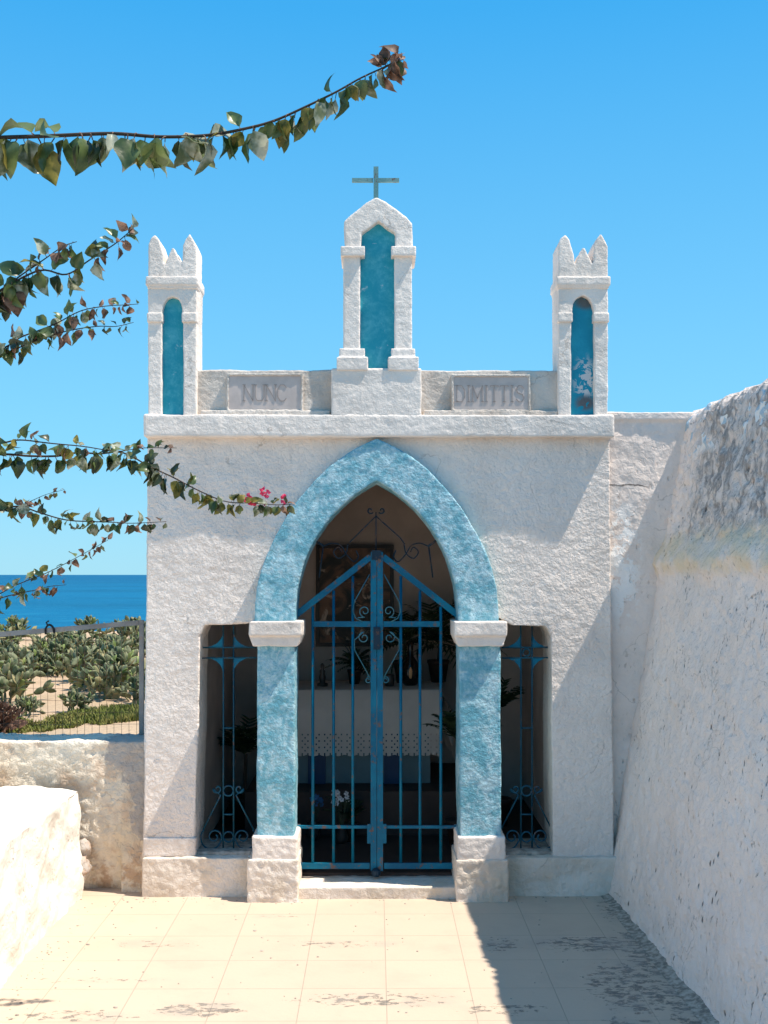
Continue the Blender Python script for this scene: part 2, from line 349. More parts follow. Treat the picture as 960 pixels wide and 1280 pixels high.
def catmull(P, n=6, closed=False):
    P = [Vector(p) for p in P]; out = []; L = len(P)
    for i in range(L if closed else L - 1):
        a = P[(i - 1) % L] if closed or i > 0 else P[0] * 2 - P[1]; b = P[i]; c_ = P[(i + 1) % L]
        d = P[(i + 2) % L] if closed or i + 2 < L else c_ * 2 - b
        for k in range(n):
            t = k / n
            out.append(0.5 * ((2 * b) + (c_ - a) * t + (2 * a - 5 * b + 4 * c_ - d) * t * t + (3 * b - a - 3 * c_ + d) * t ** 3))
    if not closed: out.append(P[-1])
    return out
def tube(P, r, s=6, mi=0, r2=None):
    P = [Vector(p) for p in P]; V = []; Fc = []; n = len(P); prev = None
    for i, p in enumerate(P):
        d = (P[min(i + 1, n - 1)] - P[max(i - 1, 0)])
        d = d.normalized() if d.length > 1e-9 else Vector((0, 0, 1))
        if prev is None: u = d.orthogonal().normalized()
        else:
            u = prev - d * prev.dot(d); u = u.normalized() if u.length > 1e-6 else d.orthogonal().normalized()
        prev = u; v = d.cross(u); rr = r if r2 is None else r + (r2 - r) * i / max(1, n - 1)
        for k in range(s):
            a = 2 * math.pi * k / s; V.append(p + (u * math.cos(a) + v * math.sin(a)) * rr)
    for i in range(n - 1):
        for k in range(s):
            a = i * s + k; b = i * s + (k + 1) % s; Fc.append((a, b, b + s, a + s))
    Fc.append(tuple(range(s))[::-1]); Fc.append(tuple(range((n - 1) * s, n * s)))
    return (V, Fc, mi)
def bar(p0, p1, wd, dp, mi=0):                              # rectangular bar in an XZ plane: wd across, dp in y
    p0 = Vector(p0); p1 = Vector(p1); d = (p1 - p0).normalized(); s = d.cross(Vector((0, 1, 0))).normalized() * wd / 2; y = Vector((0, dp / 2, 0))
    V = [p0 - s - y, p0 + s - y, p0 + s + y, p0 - s + y, p1 - s - y, p1 + s - y, p1 + s + y, p1 - s + y]
    return (V, [(0, 1, 2, 3), (7, 6, 5, 4), (0, 4, 5, 1), (1, 5, 6, 2), (2, 6, 7, 3), (3, 7, 4, 0)], mi)
def lathe(cx, cy, prof, s=20, mi=0):
    V = []; Fc = []
    for r, z in prof:
        for k in range(s): a = 2 * math.pi * k / s; V.append((cx + r * math.cos(a), cy + r * math.sin(a), z))
    for i in range(len(prof) - 1):
        for k in range(s): a = i * s + k; b = i * s + (k + 1) % s; Fc.append((a, b, b + s, a + s))
    Fc.append(tuple(range(s))[::-1]); Fc.append(tuple(range((len(prof) - 1) * s, len(prof) * s)))
    return (V, Fc, mi)
def spiral(c, r0, r1, a0, turns, n=26):                     # in xz plane; c is a 3D point
    out = []
    for i in range(n + 1):
        t = i / n; a = a0 + turns * 2 * math.pi * t; r = r0 + (r1 - r0) * t
        out.append(Vector((c[0] + r * math.cos(a), c[1], c[2] + r * math.sin(a))))
    return out
def ring(c, r, n=18):
    return [Vector((c[0] + r * math.cos(2 * math.pi * i / n), c[1], c[2] + r * math.sin(2 * math.pi * i / n))) for i in range(n + 1)]
def PX(l, Y): return [W3(a, b, Y) for a, b in l]
PIX = 5.85 / FPX                                            # metres per pixel at the facade

# ================================================================== GROUND, SEA
GZ = -1.5
g = []
def gridxy(x0, x1, y0, y1, nx, ny, f):
    V = []; Fc = []
    for j in range(ny + 1):
        for i in range(nx + 1):
            x = x0 + (x1 - x0) * i / nx; y = y0 + (y1 - y0) * j / ny; V.append((x, y, f(x, y)))
    for j in range(ny):
        for i in range(nx): a = j * (nx + 1) + i; Fc.append((a, a + 1, a + nx + 2, a + nx + 1))
    return (V, Fc)
def gh(x, y):
    z = GZ + 0.10 * noise.noise(Vector((x * .35, y * .35, 0))) + 0.03 * noise.noise(Vector((x * 1.5, y * 1.5, 3)))
    if y > 57: z -= (y - 57) * 1.4 + 0.4 * noise.noise(Vector((x * .5, y, 0)))
    return z
o = build('ground', [gridxy(-60, 60, -30, 72, 300, 255, gh)], m_sand, smooth=True); props(o, kind='structure')
o = build('sea', [gridxy(-30000, 30000, 50, 45000, 8, 8, lambda x, y: -15.0)], m_sea); props(o, kind='structure')
o = build('terrace_paving', [box(-3.4, 3.2, -9.5, 2.6, -1.9, 0.0)], m_tile); props(o, kind='structure')
q0 = W3(770, 1121, 0)
o = build('drain_strip', [prism([(0, 0), (1, 0), (1, 1), (0, 1)], 0, 1)], m_conc)
bpy.data.objects.remove(o)
# cement strip along the foot of the right wall
ys = [0.0, -.2, -.45, -.7, -1.0, -1.4, -2.0, -3.0, -9.0]; V = []; Fc = []
def wallx(y): return 1.235 - 0.028 * min(y, 0)
for i in range(90):
    y = -i * 0.03 if i < 80 else -2.4 - (i - 80) * 0.7
    wv_ = 0.05 + 0.010 * noise.noise(Vector((y * 3, 0, 0)))
    V += [(wallx(y) - wv_, y, 0.001), (wallx(y) - wv_ * .6, y, 0.005), (wallx(y) + .05, y, 0.03)]
for i in range(89):
    for k in range(2): a = i * 3 + k; Fc.append((a, a + 1, a + 4, a + 3))
o = build('cement_fillet', [(V, Fc)], plain('cement_wash', (0.50, 0.42, 0.34), 0.9, 0.2, 0.55, 40, 0.001), smooth=True); props(o, kind='structure')

# ================================================================== CHAPEL
ch = thing('chapel', (0, 0, 0), 'small white chapel with blue pointed arch, two corner turrets and blue iron gate', 'chapel')
XL = F(181, 800)[0]; XR = F(765, 800)[0]
outer_r = [(470, 547), (492, 557), (515, 571), (538, 590), (559, 612), (576, 633), (590, 656), (603, 680), (612, 702), (618, 722), (622, 743), (624, 777)]
outer_l = [(2 * 471 - x, y) for x, y in outer_r]
inner_r = [(471, 601), (491, 613), (509, 627), (526, 644), (540, 662), (551, 680), (559, 697), (565, 715), (570, 735), (572, 753), (573, 778)]
inner_l = [(2 * 471 - x, y) for x, y in inner_r]
def smoothpx(l): return [(v.x, v.y) for v in catmull([(a, b, 0) for a, b in l], 4)]
outer_r = smoothpx(outer_r); outer_l = smoothpx(outer_l); inner_r = smoothpx(inner_r); inner_l = smoothpx(inner_l)
mid_l = [((a[0] + b[0]) / 2, (a[1] + b[1]) / 2) for a, b in zip([outer_l[int(i * (len(outer_l) - 1) / 20)] for i in range(21)], [inner_l[int(i * (len(inner_l) - 1) / 20)] for i in range(21)])]
mid_r = [(2 * 471 - x, y) for x, y in mid_l]
ZTOP = F(470, 535)[1]
WT = 0.30
poly = [(XL, 0), (XL, ZTOP), (XR, ZTOP), (XR, 0)]
op = [F(x, y) for x, y in [(600, 1130)]]
right = [(F(604, 1100)[0], 0.0), F(604, 1071), F(691, 1071), F(690, 960), F(689, 870), F(688, 794), F(683, 783), F(640, 782), F(600, 782)]
left = [F(340, 782), F(300, 780), F(256, 781), F(250, 794), F(249, 870), F(246, 960), F(243, 1071), F(340, 1071), (F(340, 1100)[0], 0.0)]
poly = [(XL, -0.02), (XL, ZTOP), (XR, ZTOP), (XR, -0.02)] + [(right[0][0], -0.02)] + right[1:-1] + [F(*p) for p in mid_r[::-1][1:]] + [F(*p) for p in mid_l[1:]] + left[1:-1] + [(left[-1][0], -0.02)]
build('facade_wall', [prism(poly, 0, WT)], m_wall, ch, voxel=0.008, disp=((60, .0014), (22, .0016), (3, .007)))
# plinth courses
a = RC(177, 1072, 312, 1125, -.03); b = RC(632, 1072, 771, 1125, -.03)
for q in (a, b): build('plinth', [box(q[0], q[1], -.032, .1, -.02, q[3])], m_plinth, ch, voxel=0.008, disp=((34, .004), (9, .007)))
# faint skirting line above the plinth, left
a = RC(179, 1047, 245, 1072, -.006)
build('skirting', [box(a[0], a[1], -.009, .1, a[2] + .006, a[3])], m_wall, ch, voxel=0.008, disp=((20, .002),))
# body: side walls, back wall, roof
D2 = 2.05
build('side_wall', [box(XL + .01, XL + .2, WT - .01, D2 + .2, -.02, ZTOP)], m_wall, ch)
build('side_wall', [box(XR - .2, XR - .01, WT - .01, D2 + .2, -.02, ZTOP)], m_wall, ch)
build('rear_wall', [box(XL + .2, XR - .2, D2, D2 + .2, -.02, ZTOP)], m_int, ch)
build('roof', [box(XL + .012, XR - .012, .05, D2 + .21, ZTOP - .001, ZTOP + .12)], m_trim, ch)
build('lining', [box(XL + .2, XL + .215, WT, D2, .1, ZTOP - .02), box(XR - .215, XR - .2, WT, D2, .1, ZTOP - .02), box(XL + .216, XR - .216, WT, D2 - .002, ZTOP - .06, ZTOP - .004)], m_int, ch)
fz = W3(470, 1092, .12).z
build('floor', [box(XL + .2, XR - .2, .14, D2 - .003, -.01, fz)], m_intfloor, ch)
# cornice
c0 = RC(179, 518, 768, 546, -.07); CZ0, CZ1 = c0[2], c0[3]; CX0, CX1 = c0[0], c0[1]
build('cornice', [box(CX0, CX1, -.068, .3, CZ0, CZ1)], m_trim, ch, voxel=0.007, disp=((55, .0014), (18, .002), (4, .005)))
# parapet
p0 = RC(240, 462, 705, 520, -.005); PZ = p0[3]
build('parapet', [box(p0[0], p0[1], -.0, .20, CZ1 - .01, PZ)], m_parapet, ch, voxel=0.008, disp=((40, .002), (9, .004)))
cb = RC(414, 460, 527, 522, -.068)
build('centre_block', [box(cb[0], cb[1], -.066, .24, CZ1 - .012, cb[3])], m_trim, ch, voxel=0.007, disp=((45, .0013), (12, .003)))
# small lip under the plaques
for l, r in ((250, 413), (529, 697)):
    t = RC(l, 513, r, 520, -.02); build('parapet_lip', [box(t[0], t[1], -.03, .02, CZ1 - .005, t[3])], m_parapet, ch, voxel=0.006, disp=((50, .003),))
# plaques with cut letters
def stroke_letter(ch_, x, z, w_, h):
    P = {'N': [[(0, 0), (0, 1), (1, 0), (1, 1)]], 'U': [[(0, 1), (0, .25), (.15, .04), (.5, 0), (.85, .04), (1, .25), (1, 1)]],
         'C': [[(1, .82), (.75, 1), (.3, 1), (0, .75), (0, .25), (.3, 0), (.75, 0), (1, .18)]], 'D': [[(0, 0), (0, 1), (.65, 1), (1, .72), (1, .28), (.65, 0), (0, 0)]],
         'I': [[(.5, 0), (.5, 1)]], 'M': [[(0, 0), (0, 1), (.5, .2), (1, 1), (1, 0)]], 'T': [[(.5, 0), (.5, 1)], [(0, .93), (0, 1), (1, 1), (1, .93)]],
         'S': [[(1, .82), (.7, 1), (.3, 1), (0, .78), (.2, .55), (.8, .45), (1, .22), (.7, 0), (.3, 0), (0, .18)]]}[ch_]
    ser = {'N': [(0, 0), (0, 1), (1, 1)], 'U': [(0, 1), (1, 1)], 'I': [(.5, 0), (.5, 1)], 'M': [(0, 0), (1, 0)], 'T': [(.5, 0)], 'D': [(-.08, 0), (-.08, 1)]}.get(ch_, [])
    out = []
    for l in P:
        for i in range(len(l) - 1):
            out.append(((x + l[i][0] * w_, z + l[i][1] * h), (x + l[i + 1][0] * w_, z + l[i + 1][1] * h)))
    for s_ in ser: out.append(((x + s_[0] * w_ - .008, z + s_[1] * h), (x + s_[0] * w_ + .008, z + s_[1] * h)))
    return out
def plaque(l, t, r, b, text, lx, rx, lt, lb):
    q = RC(l, t, r, b, -.02)
    pl = build('plaque', [box(q[0], q[1], -.022, .01, q[2], q[3])], m_plaque, ch)
    # raised mortar rim
    e = .012
    build('mortar_rim', [box(q[0] - e, q[0], -.028, .01, q[2] - e, q[3] + e), box(q[1], q[1] + e, -.028, .01, q[2] - e, q[3] + e), box(q[0], q[1], -.030, .01, q[3], q[3] + e), box(q[0], q[1], -.027, .01, q[2] - e, q[2])], m_parapet, ch, voxel=0.004, disp=((60, .002),))
    a = RC(lx, lt, rx, lb, -.022); gs = []
    widths = {'I': .45, 'M': 1.25, 'N': 1.05, 'T': 1.0}
    tot = sum(widths.get(k, 1) for k in text); gap = .28; unit = (a[1] - a[0]) / (tot + gap * (len(text) - 1)); x = a[0]
    for k in text:
        w_ = widths.get(k, 1) * unit
        for (p, q2) in stroke_letter(k, x, a[2], w_, a[3] - a[2]):
            gs.append(bar((p[0], -.0225, p[1]), (q2[0], -.0225, q2[1]), .0034, .005))
        x += w_ + gap * unit
    build('lettering', gs, m_letters, pl)
plaque(286, 470, 376, 512, 'NUNC', 305, 358, 481, 501)
plaque(567, 471, 660, 512, 'DIMITTIS', 571, 655, 482, 502)

# central niche
def px_poly(l, Y=0): return [F(a, b, Y) for a, b in l]
NY = -.045
head = px_poly([(431, 311), (430, 290), (430, 277), (436, 271), (447, 262), (459, 252), (470, 246), (482, 252), (496, 262), (508, 271), (515, 279), (516, 292), (516, 311), (494, 311), (494, 291), (484, 285), (473, 276), (462, 285), (452, 291), (451, 311)], NY)
build('niche_hood', [prism(head, NY, .19)], m_trim, ch, voxel=0.006, disp=((40, .0013), (12, .003)))
for (s0, s1, k0, k1, b0, b1, u0, u1) in ((429, 450, 426, 456, 424, 456, 421, 460), (493, 515, 489, 520, 489, 519, 485, 523)):
    s = RC(s0, 318, s1, 442, NY); pil = build('niche_pilaster', [box(s[0], s[1], NY, .17, s[2], s[3])], m_trim, ch, voxel=0.006, disp=((45, .0013), (12, .002)))
    k = RC(k0, 309, k1, 321, NY); k2 = RC(k0 + 1, 320, k1 - 3, 328, NY)
    build('capital', [box(k[0], k[1], NY - .022, .19, k[2], k[3])], m_trim, pil, voxel=0.005, disp=((50, .0012),))
    k = RC(b0, 436, b1, 449, NY); k2 = RC(u0, 447, u1, 462, NY)
    build('base', [box(k[0], k[1], NY - .014, .2, k[2], k[3]), box(k2[0], k2[1], NY - .03, .22, k2[2] - .01, k2[3])], m_trim, pil, voxel=0.005, disp=((50, .0012),))
k = RC(440, 270, 506, 462, .02)
tp = px_poly([(444, 462), (444, 300), (444, 290), (455, 287), (472, 272), (490, 287), (500, 291), (500, 462)], .02)
build('niche_panel', [prism(tp, .0, .12)], m_teal, ch)
a = W3(470, 209, .06); b_ = W3(470, 252, .06); l = W3(440, 225.5, .06); r = W3(499, 225.5, .06)
build('cross', [bar(b_, a, .026, .022), bar(l, (l.x + (r.x - l.x) / 2 - .013, l.y, l.z), .021, .017), bar((r.x - (r.x - l.x) / 2 + .013, l.y, l.z), r, .021, .017)], m_cross, ch)

# corner turrets
def turret(L, Rr, flip):
    t = None
    w_ = Rr - L
    def u(x): return L + x * w_
    Yf = -.045; D_ = .20; g = []
    capb = 358
    if flip: niche = (714, 743, 728.5)
    else: niche = (202, 229, 215)
    n0, n1, nc = niche
    top = 358; n_t = 371 if not flip else 369
    face = [(L, 520), (L, top - 4), (Rr, top - 4), (Rr, 520), (n1, 520), (n1, 402), (n1 - 1, 388), (n1 - 3, 379), (n1 - 7, 373), (nc, n_t), (n0 + 7, 373), (n0 + 3, 379), (n0 + 1, 388), (n0, 402), (n0, 520)]
    g.append(prism(px_poly(face, Yf), Yf, Yf + .07)); a = RC(L, top - 4, Rr, 520, Yf)
    g.append(box(a[0], a[1], Yf + .05, Yf + D_, a[2], a[3]))
    t = build('turret', g, m_trim, ch, voxel=0.0055, disp=((45, .0012), (12, .003)))
    # capitals either side
    for c0_, c1_ in ((L + 1 - 2, n0 + 1.5), (n1 - 1.5, Rr + 1)):
        k = RC(c0_, 391, c1_, 403, Yf); build('capital', [box(k[0], k[1], Yf - .012, Yf + .045, k[2], k[3])], m_trim, t, voxel=0.005, disp=((50, .0012),))
    k = RC(L - 2.5, 346, Rr + 2.5, 357, Yf); k2 = RC(L - 1, 355, Rr + 1, 361, Yf)
    build('moulding', [box(k[0], k[1], Yf - .014, Yf + D_ + .012, k[2], k[3]), box(k2[0], k2[1], Yf - .006, Yf + D_ + .006, k2[2], k2[3])], m_trim, t, voxel=0.005, disp=((50, .0012), (14, .003)))
    A = lambda f: L + f * w_
    crown = [(L, 349), (A(.0), 305), (A(.05), 298), (A(.14), 293), (A(.22), 299), (A(.31), 318), (A(.34), 331), (A(.40), 322), (A(.49), 310), (A(.53), 309), (A(.61), 320), (A(.71), 331), (A(.73), 306), (A(.78), 298), (A(.86), 292), (A(.94), 300), (A(1.0), 308), (A(1.0), 349)]
    cr = build('crown', [prism(px_poly([(A(0), 349), (A(0), 305), (A(.05), 298), (A(.14), 293), (A(.22), 299), (A(.32), 318), (A(.32), 349)], Yf), Yf + .002, Yf + D_ - .005),
                    prism(px_poly([(A(.70), 349), (A(.72), 306), (A(.78), 298), (A(.86), 292), (A(.94), 300), (A(1.0), 308), (A(1.0), 349)], Yf), Yf + .002, Yf + D_ - .005),
                    prism(px_poly([(A(.28), 349), (A(.34), 332), (A(.40), 322), (A(.48), 310), (A(.53), 309), (A(.61), 320), (A(.71), 332), (A(.75), 349)], Yf), Yf + .004, Yf + .06),
                    prism(px_poly([(A(.28), 349), (A(.34), 332), (A(.40), 322), (A(.48), 310), (A(.53), 309), (A(.61), 320), (A(.71), 332), (A(.75), 349)], Yf), Yf + D_ - .06, Yf + D_ - .008)], m_trim, t, voxel=0.005, disp=((45, .0012), (12, .002)))
    k = RC(n0 - 2, 366, n1 + 2, 519, Yf + .045)
    build('niche_panel', [box(k[0], k[1], Yf + .035, Yf + .053, k[2], k[3])], m_peel if flip else m_teal, t)
    return t
turret(185, 245.5, False); turret(698, 760, True)

# arch surround
AY = -.058
ringpoly = [F(x, y, AY) for x, y in outer_l[::-1]][:-1] + [F(x, y, AY) for x, y in outer_r] + [F(x, y, AY) for x, y in inner_r[::-1]][:-1] + [F(x, y, AY) for x, y in inner_l]
build('arch_surround', [prism(ringpoly, AY, .17)], m_blue, ch, voxel=0.007, disp=((50, .0015), (18, .0018), (5, .004)))
# pillars
for side, (s0, s1, k0, k1, b0, b1, u0, u1) in (('l', (321, 368.5, 311, 377, 315, 371.5, 309, 373)), ('r', (574.5, 626.5, 568, 634, 572, 632, 570, 636))):
    PY = -.10
    s = RC(s0, 800, s1, 1050, PY); pil = build('pillar', [box(s[0], s[1], PY, .15, s[2], s[3])], m_blue, ch, voxel=0.007, disp=((50, .0015), (18, .0018), (4, .005)))
    k = RC(k0, 777, k1, 795, PY - .04); k2 = RC(k0 + 5, 793, k1 - 5, 808, PY - .02)
    cap = prism([(k[0], k[2]), (k2[0], k2[2]), (k2[1], k2[2]), (k[1], k[2]), (k[1], k[3]), (k[0], k[3])], PY - .025, .18)
    cap2 = box(k[0], k[1], PY - .042, .19, k[2], k[3]); mid = box(k2[0], k2[1], PY - .02, .17, k2[2], k2[3] + .02)
    build('capital', [cap, cap2], m_trim, pil, voxel=0.005, disp=((45, .0012), (14, .003)))
    k = RC(b0, 1046, b1, 1080, PY - .025); build('base', [box(k[0], k[1], PY - .025, .17, k[2], k[3])], m_trim, pil, voxel=0.006, disp=((40, .003), (10, .004)))
    k = RC(u0, 1075, u1, 1126, PY - .035); build('pedestal', [box(k[0], k[1], PY - .035, .19, -.02, k[3])], m_plinth, pil, voxel=0.006, disp=((32, .005), (10, .006)))
# doorstep and window sills
k = RC(370, 1108, 574, 1122, -.06)
build('doorstep', [box(k[0] - .02, k[1] + .02, -.075, .2, -.01, k[3])], m_plinth, ch, voxel=0.005, disp=((20, .003),))
for l, r in ((240, 318), (629, 693)):
    k = RC(l, 1060, r, 1072, .1); build('window_sill', [box(k[0], k[1], .02, WT + .03, k[2] - .03, k[3] + .0)], m_conc, ch, voxel=0.008, disp=((30, .003),))

# window grilles
def grille(mirror, x0, x1, xa, xb, dy):
    Y = .10; s = -1 if mirror else 1; gr = None
    r_ = .0044
    cx = (xa + xb) / 2
    g = [tube(PX([(xa, 782), (xa + .3, 900), (xa, 1066)], Y), r_, 6), tube(PX([(xb, 782), (xb, 900), (xb, 1066)], Y), r_, 6)]
    for y in (910, 1018): g.append(tube(PX([(xa, y), (xb, y)], Y), .0045, 6))
    for y in (809, 822): g.append(tube(PX([(x0, y + .5), (x1, y)], Y), .0045, 6))
    gr = build('window_grille', g, m_grille, ch, smooth=True)
    fl = []
    for (fx, sx) in ((xa, -1), (xb, 1)):
        for (fy, sy) in ((809, -1), (822, 1)):
            cu = [(fx, fy), (fx, fy + sy * 20)] + [(fx + sx * (23 - 23 * math.sin(t)), fy + sy * (20 - 20 * math.cos(t))) for t in (1.35, 1.1, .8, .5, .25)] 
            cu = [(fx, fy), (fx + sx * 23, fy)] + [(fx + sx * 23 * (1 - math.sin(t)) , fy + sy * 20 * (1 - math.cos(t))) for t in (.35, .7, 1.0, 1.25)] + [(fx, fy + sy * 20)]
            fl.append(prism([F(a, b, Y) for a, b in cu], Y - .002, Y + .002))
    build('cross_fin', fl, m_gate, gr)
    sc = []
    def T(P, r=.0045): sc.append(tube(P, r, 6))
    T(ring(W3(cx, 988.5, Y), 6.3 * PIX)); T(ring(W3(cx, 1046, Y), 6.3 * PIX))
    if True: T(ring(W3(cx, 815.5, Y), 4.5 * PIX)) if mirror else None
    for sg, xe in ((-1, xa), (1, xb)):
        # small upper curl then diagonal
        c_ = W3(xe + sg * 7, 986, Y)
        P = spiral(c_, 1.5 * PIX, 6 * PIX, math.pi * (0.0 if sg > 0 else 1.0), sg * 1.0, 18)
        P += PX([(xe + sg * 3, 994)], Y) + PX([(xe + sg * 25, 1037)], Y); T(P)
        # outer bulge and big curl
        c2 = W3(xe + sg * 11, 1046, Y)
        P = PX([(xe + sg * 24, 1037), (xe + sg * 28, 1044), (xe + sg * 26, 1055), (xe + sg * 18, 1061), (xe + sg * 8, 1059), (xe + sg * 2, 1050)], Y)
        P = catmull(P, 5) + spiral(c2, 9 * PIX, 3 * PIX, math.pi if sg > 0 else 0, -sg * 1.15, 26)
        T(P)
    build('scroll', sc, m_grille, gr, smooth=True)
grille(False, 251, 321, 279, 292, 0); grille(True, 627, 690, 651, 665, 0)

# gate: two leaves
GY = .10
def leaf(sg):
    S = (lambda x: x) if sg < 0 else (lambda x: 942 - x)
    bars = []
    L = build('gate_leaf', [bar(W3(S(467), 690, GY), W3(S(467), 1088, GY), 7.4 * PIX, .03),
        bar(W3(S(463), 696, GY), W3(S(371), 768, GY), 8 * PIX, .022), bar(W3(S(392), 780, GY), W3(S(463), 780, GY), 7 * PIX, .018),
        bar(W3(S(372), 1033.5, GY), W3(S(462), 1033.5, GY), 3.6 * PIX, .014), bar(W3(S(375), 1082, GY), W3(S(462), 1082 , GY), 7 * PIX, .018),
        bar(W3(S(461.5), 1030, GY - .012), W3(S(461.5), 1054, GY - .012), 5 * PIX, .01)], m_gate, ch)
    for xb, yt in ((391, 758), (417, 738), (441, 720)):
        build('vertical_bar', [tube(PX([(S(xb), yt), (S(xb), 920), (S(xb), 1079)], GY + .001), .0078, 8)], m_gate, L, smooth=True)
    sc = []
    def T(P, r=.0028): sc.append(tube(P, r, 6))
    T(spiral(W3(S(456), 764, GY - .012), 2 * PIX, 7.5 * PIX, 0 if sg > 0 else math.pi, -sg * 1.25, 24) + PX([(S(447), 772)], GY - .012))
    T(PX([(S(462), 718), (S(443), 752), (S(441), 764), (S(445), 773), (S(453), 777)], GY - .012))
    T(spiral(W3(S(455), 797, GY - .012), 2 * PIX, 7.5 * PIX, 0 if sg > 0 else math.pi, sg * 1.25, 24) + PX([(S(443), 800), (S(443), 812), (S(463), 848)], GY - .012))
    T(spiral(W3(S(460), 850, GY - .012), 1.5 * PIX, 4.5 * PIX, 0, 1.3, 20))
    build('scroll', sc, m_scroll, L, smooth=True)
    return L
leaf(-1); leaf(1)
build('gate_latch', [bar(W3(471, 784, GY - .022), W3(471, 812, GY - .022), .035, .012)], m_iron, ch)
build('floor_bolt', [lathe(W3(470, 1094, GY - .03).x, GY - .03, [(.018, fz), (.024, fz + .01), (.024, fz + .03), (.012, fz + .04)], 12)], m_iron, ch)
build('apex_plate', [bar(W3(470.5, 688, GY - .017), W3(470.5, 700, GY - .017), .05, .004)], m_iron, ch)
# ironwork in the head of the arch
ow = []
def T(P, r=.0035): ow.append(tube(P, r, 6))
OY = .12
T(PX([(470, 640), (470, 690)], OY), .0035); T(PX([(470, 645), (437, 678)], OY)); T(PX([(470, 645), (500, 672), (506, 680)], OY))
for sg in (-1, 1):
    T(spiral(W3(470 + sg * 7, 638, OY), 1.2 * PIX, 4.5 * PIX, math.pi if sg > 0 else 0, -sg * .9, 16), .004)
    T(catmull(PX([(470 + sg * 35, 680), (470 + sg * 38, 692), (470 + sg * 47, 698), (470 + sg * 53, 690), (470 + sg * 47, 684), (470 + sg * 43, 690)], OY), 5))
    T(catmull(PX([(470 + sg * 38, 692), (470 + sg * 28, 702), (470 + sg * 22, 696), (470 + sg * 25, 688)], OY), 5))
    T(catmull(PX([(470 + sg * 38, 692), (470 + sg * 44, 682), (470 + sg * 55, 679), (470 + sg * 66, 683)], OY), 5))
    ow.append(bar(W3(470 + sg * 65, 683, OY), W3(470 + sg * 78, 674, OY), 3 * PIX, .01)); T(PX([(470 + sg * 66, 684), (470 + sg * 71, 722)], OY), .004)
build('arch_ironwork', ow, m_iron, ch, smooth=True)

# ================================================================== INTERIOR OBJECTS
AYF = 1.25
a0 = RC(330, 862, 548, 980, AYF); ax0, ax1 = -.60, a0[1]; az1 = a0[3]; stepz = a0[2]
o = build('altar_step', [box(ax0 - .15, ax1 + .2, AYF - .25, D2 - .02, fz, stepz)], m_intfloor); props(o, 'dark platform under the altar table behind the gate', 'step')
al = thing('altar', (0, AYF + .3, stepz), 'pale blue altar table with dark blue legs inside the chapel', 'altar')
build('altar_panel', [box(ax0 + .05, ax1 - .05, AYF + .03, D2 - .15, stepz, az1 - .012)], m_altar, al)
for px in (395, 490):
    k = RC(px - 10, 920, px + 12, 980, AYF); build('leg', [box(k[0], k[1], AYF + .008, AYF + .028, stepz, az1 - .08)], m_altarblue, al)
# cloth with a scalloped lace band
def lace(x0, x1, z0, z1, y):
    V = []; Fc = []; holes = []
    n = 120; m2 = 14
    for j in range(m2 + 1):
        for i in range(n + 1):
            x = x0 + (x1 - x0) * i / n; z = z1 + (z0 - z1) * j / m2
            if j == m2: z -= .010 * abs(math.sin(x * 40))
            V.append((x, y - .006 + .004 * math.sin(x * 22), z))
    for j in range(m2):
        for i in range(n):
            if (i % 4 == 1 and j % 4 == 1) or (i % 4 == 3 and j % 4 == 3 and (i // 4) % 2): continue
            a = j * (n + 1) + i; Fc.append((a, a + 1, a + n + 2, a + n + 1))
    return (V, Fc)
lz1 = W3(470, 915, AYF).z; lz0 = W3(470, 943, AYF).z
V = []; Fc = []; n = 60
prof = [(D2 - .2, az1), (AYF + .01, az1 + .001), (AYF - .006, az1 - .006), (AYF - .01, lz1)]
for j, (yy, zz) in enumerate(prof):
    for i in range(n + 1):
        x = ax0 - .01 + (ax1 - ax0 + .02) * i / n; V.append((x, yy + (.004 * math.sin(x * 22) if j == 3 else 0), zz))
for j in range(3):
    for i in range(n): a = j * (n + 1) + i; Fc.append((a, a + 1, a + n + 2, a + n + 1))
side = []
for (xs, sg) in ((ax1 + .01, 1), (ax0 - .01, -1)):
    V2 = []; F2 = []
    for j in range(9):
        for i in range(13):
            t = i / 12; d = (.12 + .26 * t * (1 - t) * 1.2 + .1 * (1 - t) * 0) * j / 8 * 1.6
            zend = .34 + .12 * math.sin(t * math.pi * 3 + .6)
            V2.append((xs + sg * (.002 + (.055 + .05 * math.sin(t * 9 + .4)) * math.sin(min(1, j / 5) * math.pi / 2)), AYF - .006 + t * .6, az1 - zend * j / 8))
    for j in range(8):
        for i in range(12): a = j * 13 + i; F2.append((a, a + 1, a + 14, a + 13))
    side.append((V2, F2))
ct = build('tablecloth', [(V, Fc), lace(ax0 - .01, ax1 + .01, lz0, lz1, AYF)] + side, m_cloth, smooth=True)
props(ct, 'white linen cloth with lace hem hanging over the altar', 'tablecloth')
# framed picture on the rear wall
f0 = RC(395, 681, 492, 808, D2 - .03)
ic = thing('framed_picture', ((f0[0] + f0[1]) / 2, D2 - .02, f0[2]), 'dim religious picture in a thin dark frame on the rear wall', 'picture')
fw = .025
build('frame', [box(f0[0], f0[0] + fw, D2 - .045, D2 - .005, f0[2], f0[3]), box(f0[1] - fw, f0[1], D2 - .045, D2 - .005, f0[2], f0[3]), box(f0[0] + fw, f0[1] - fw, D2 - .044, D2 - .006, f0[2], f0[2] + fw), box(f0[0] + fw, f0[1] - fw, D2 - .044, D2 - .006, f0[3] - fw, f0[3])], m_frame, ic)
build('canvas', [box(f0[0] + fw, f0[1] - fw, D2 - .022, D2 - .008, f0[2] + fw, f0[3] - fw)], m_picture, ic)
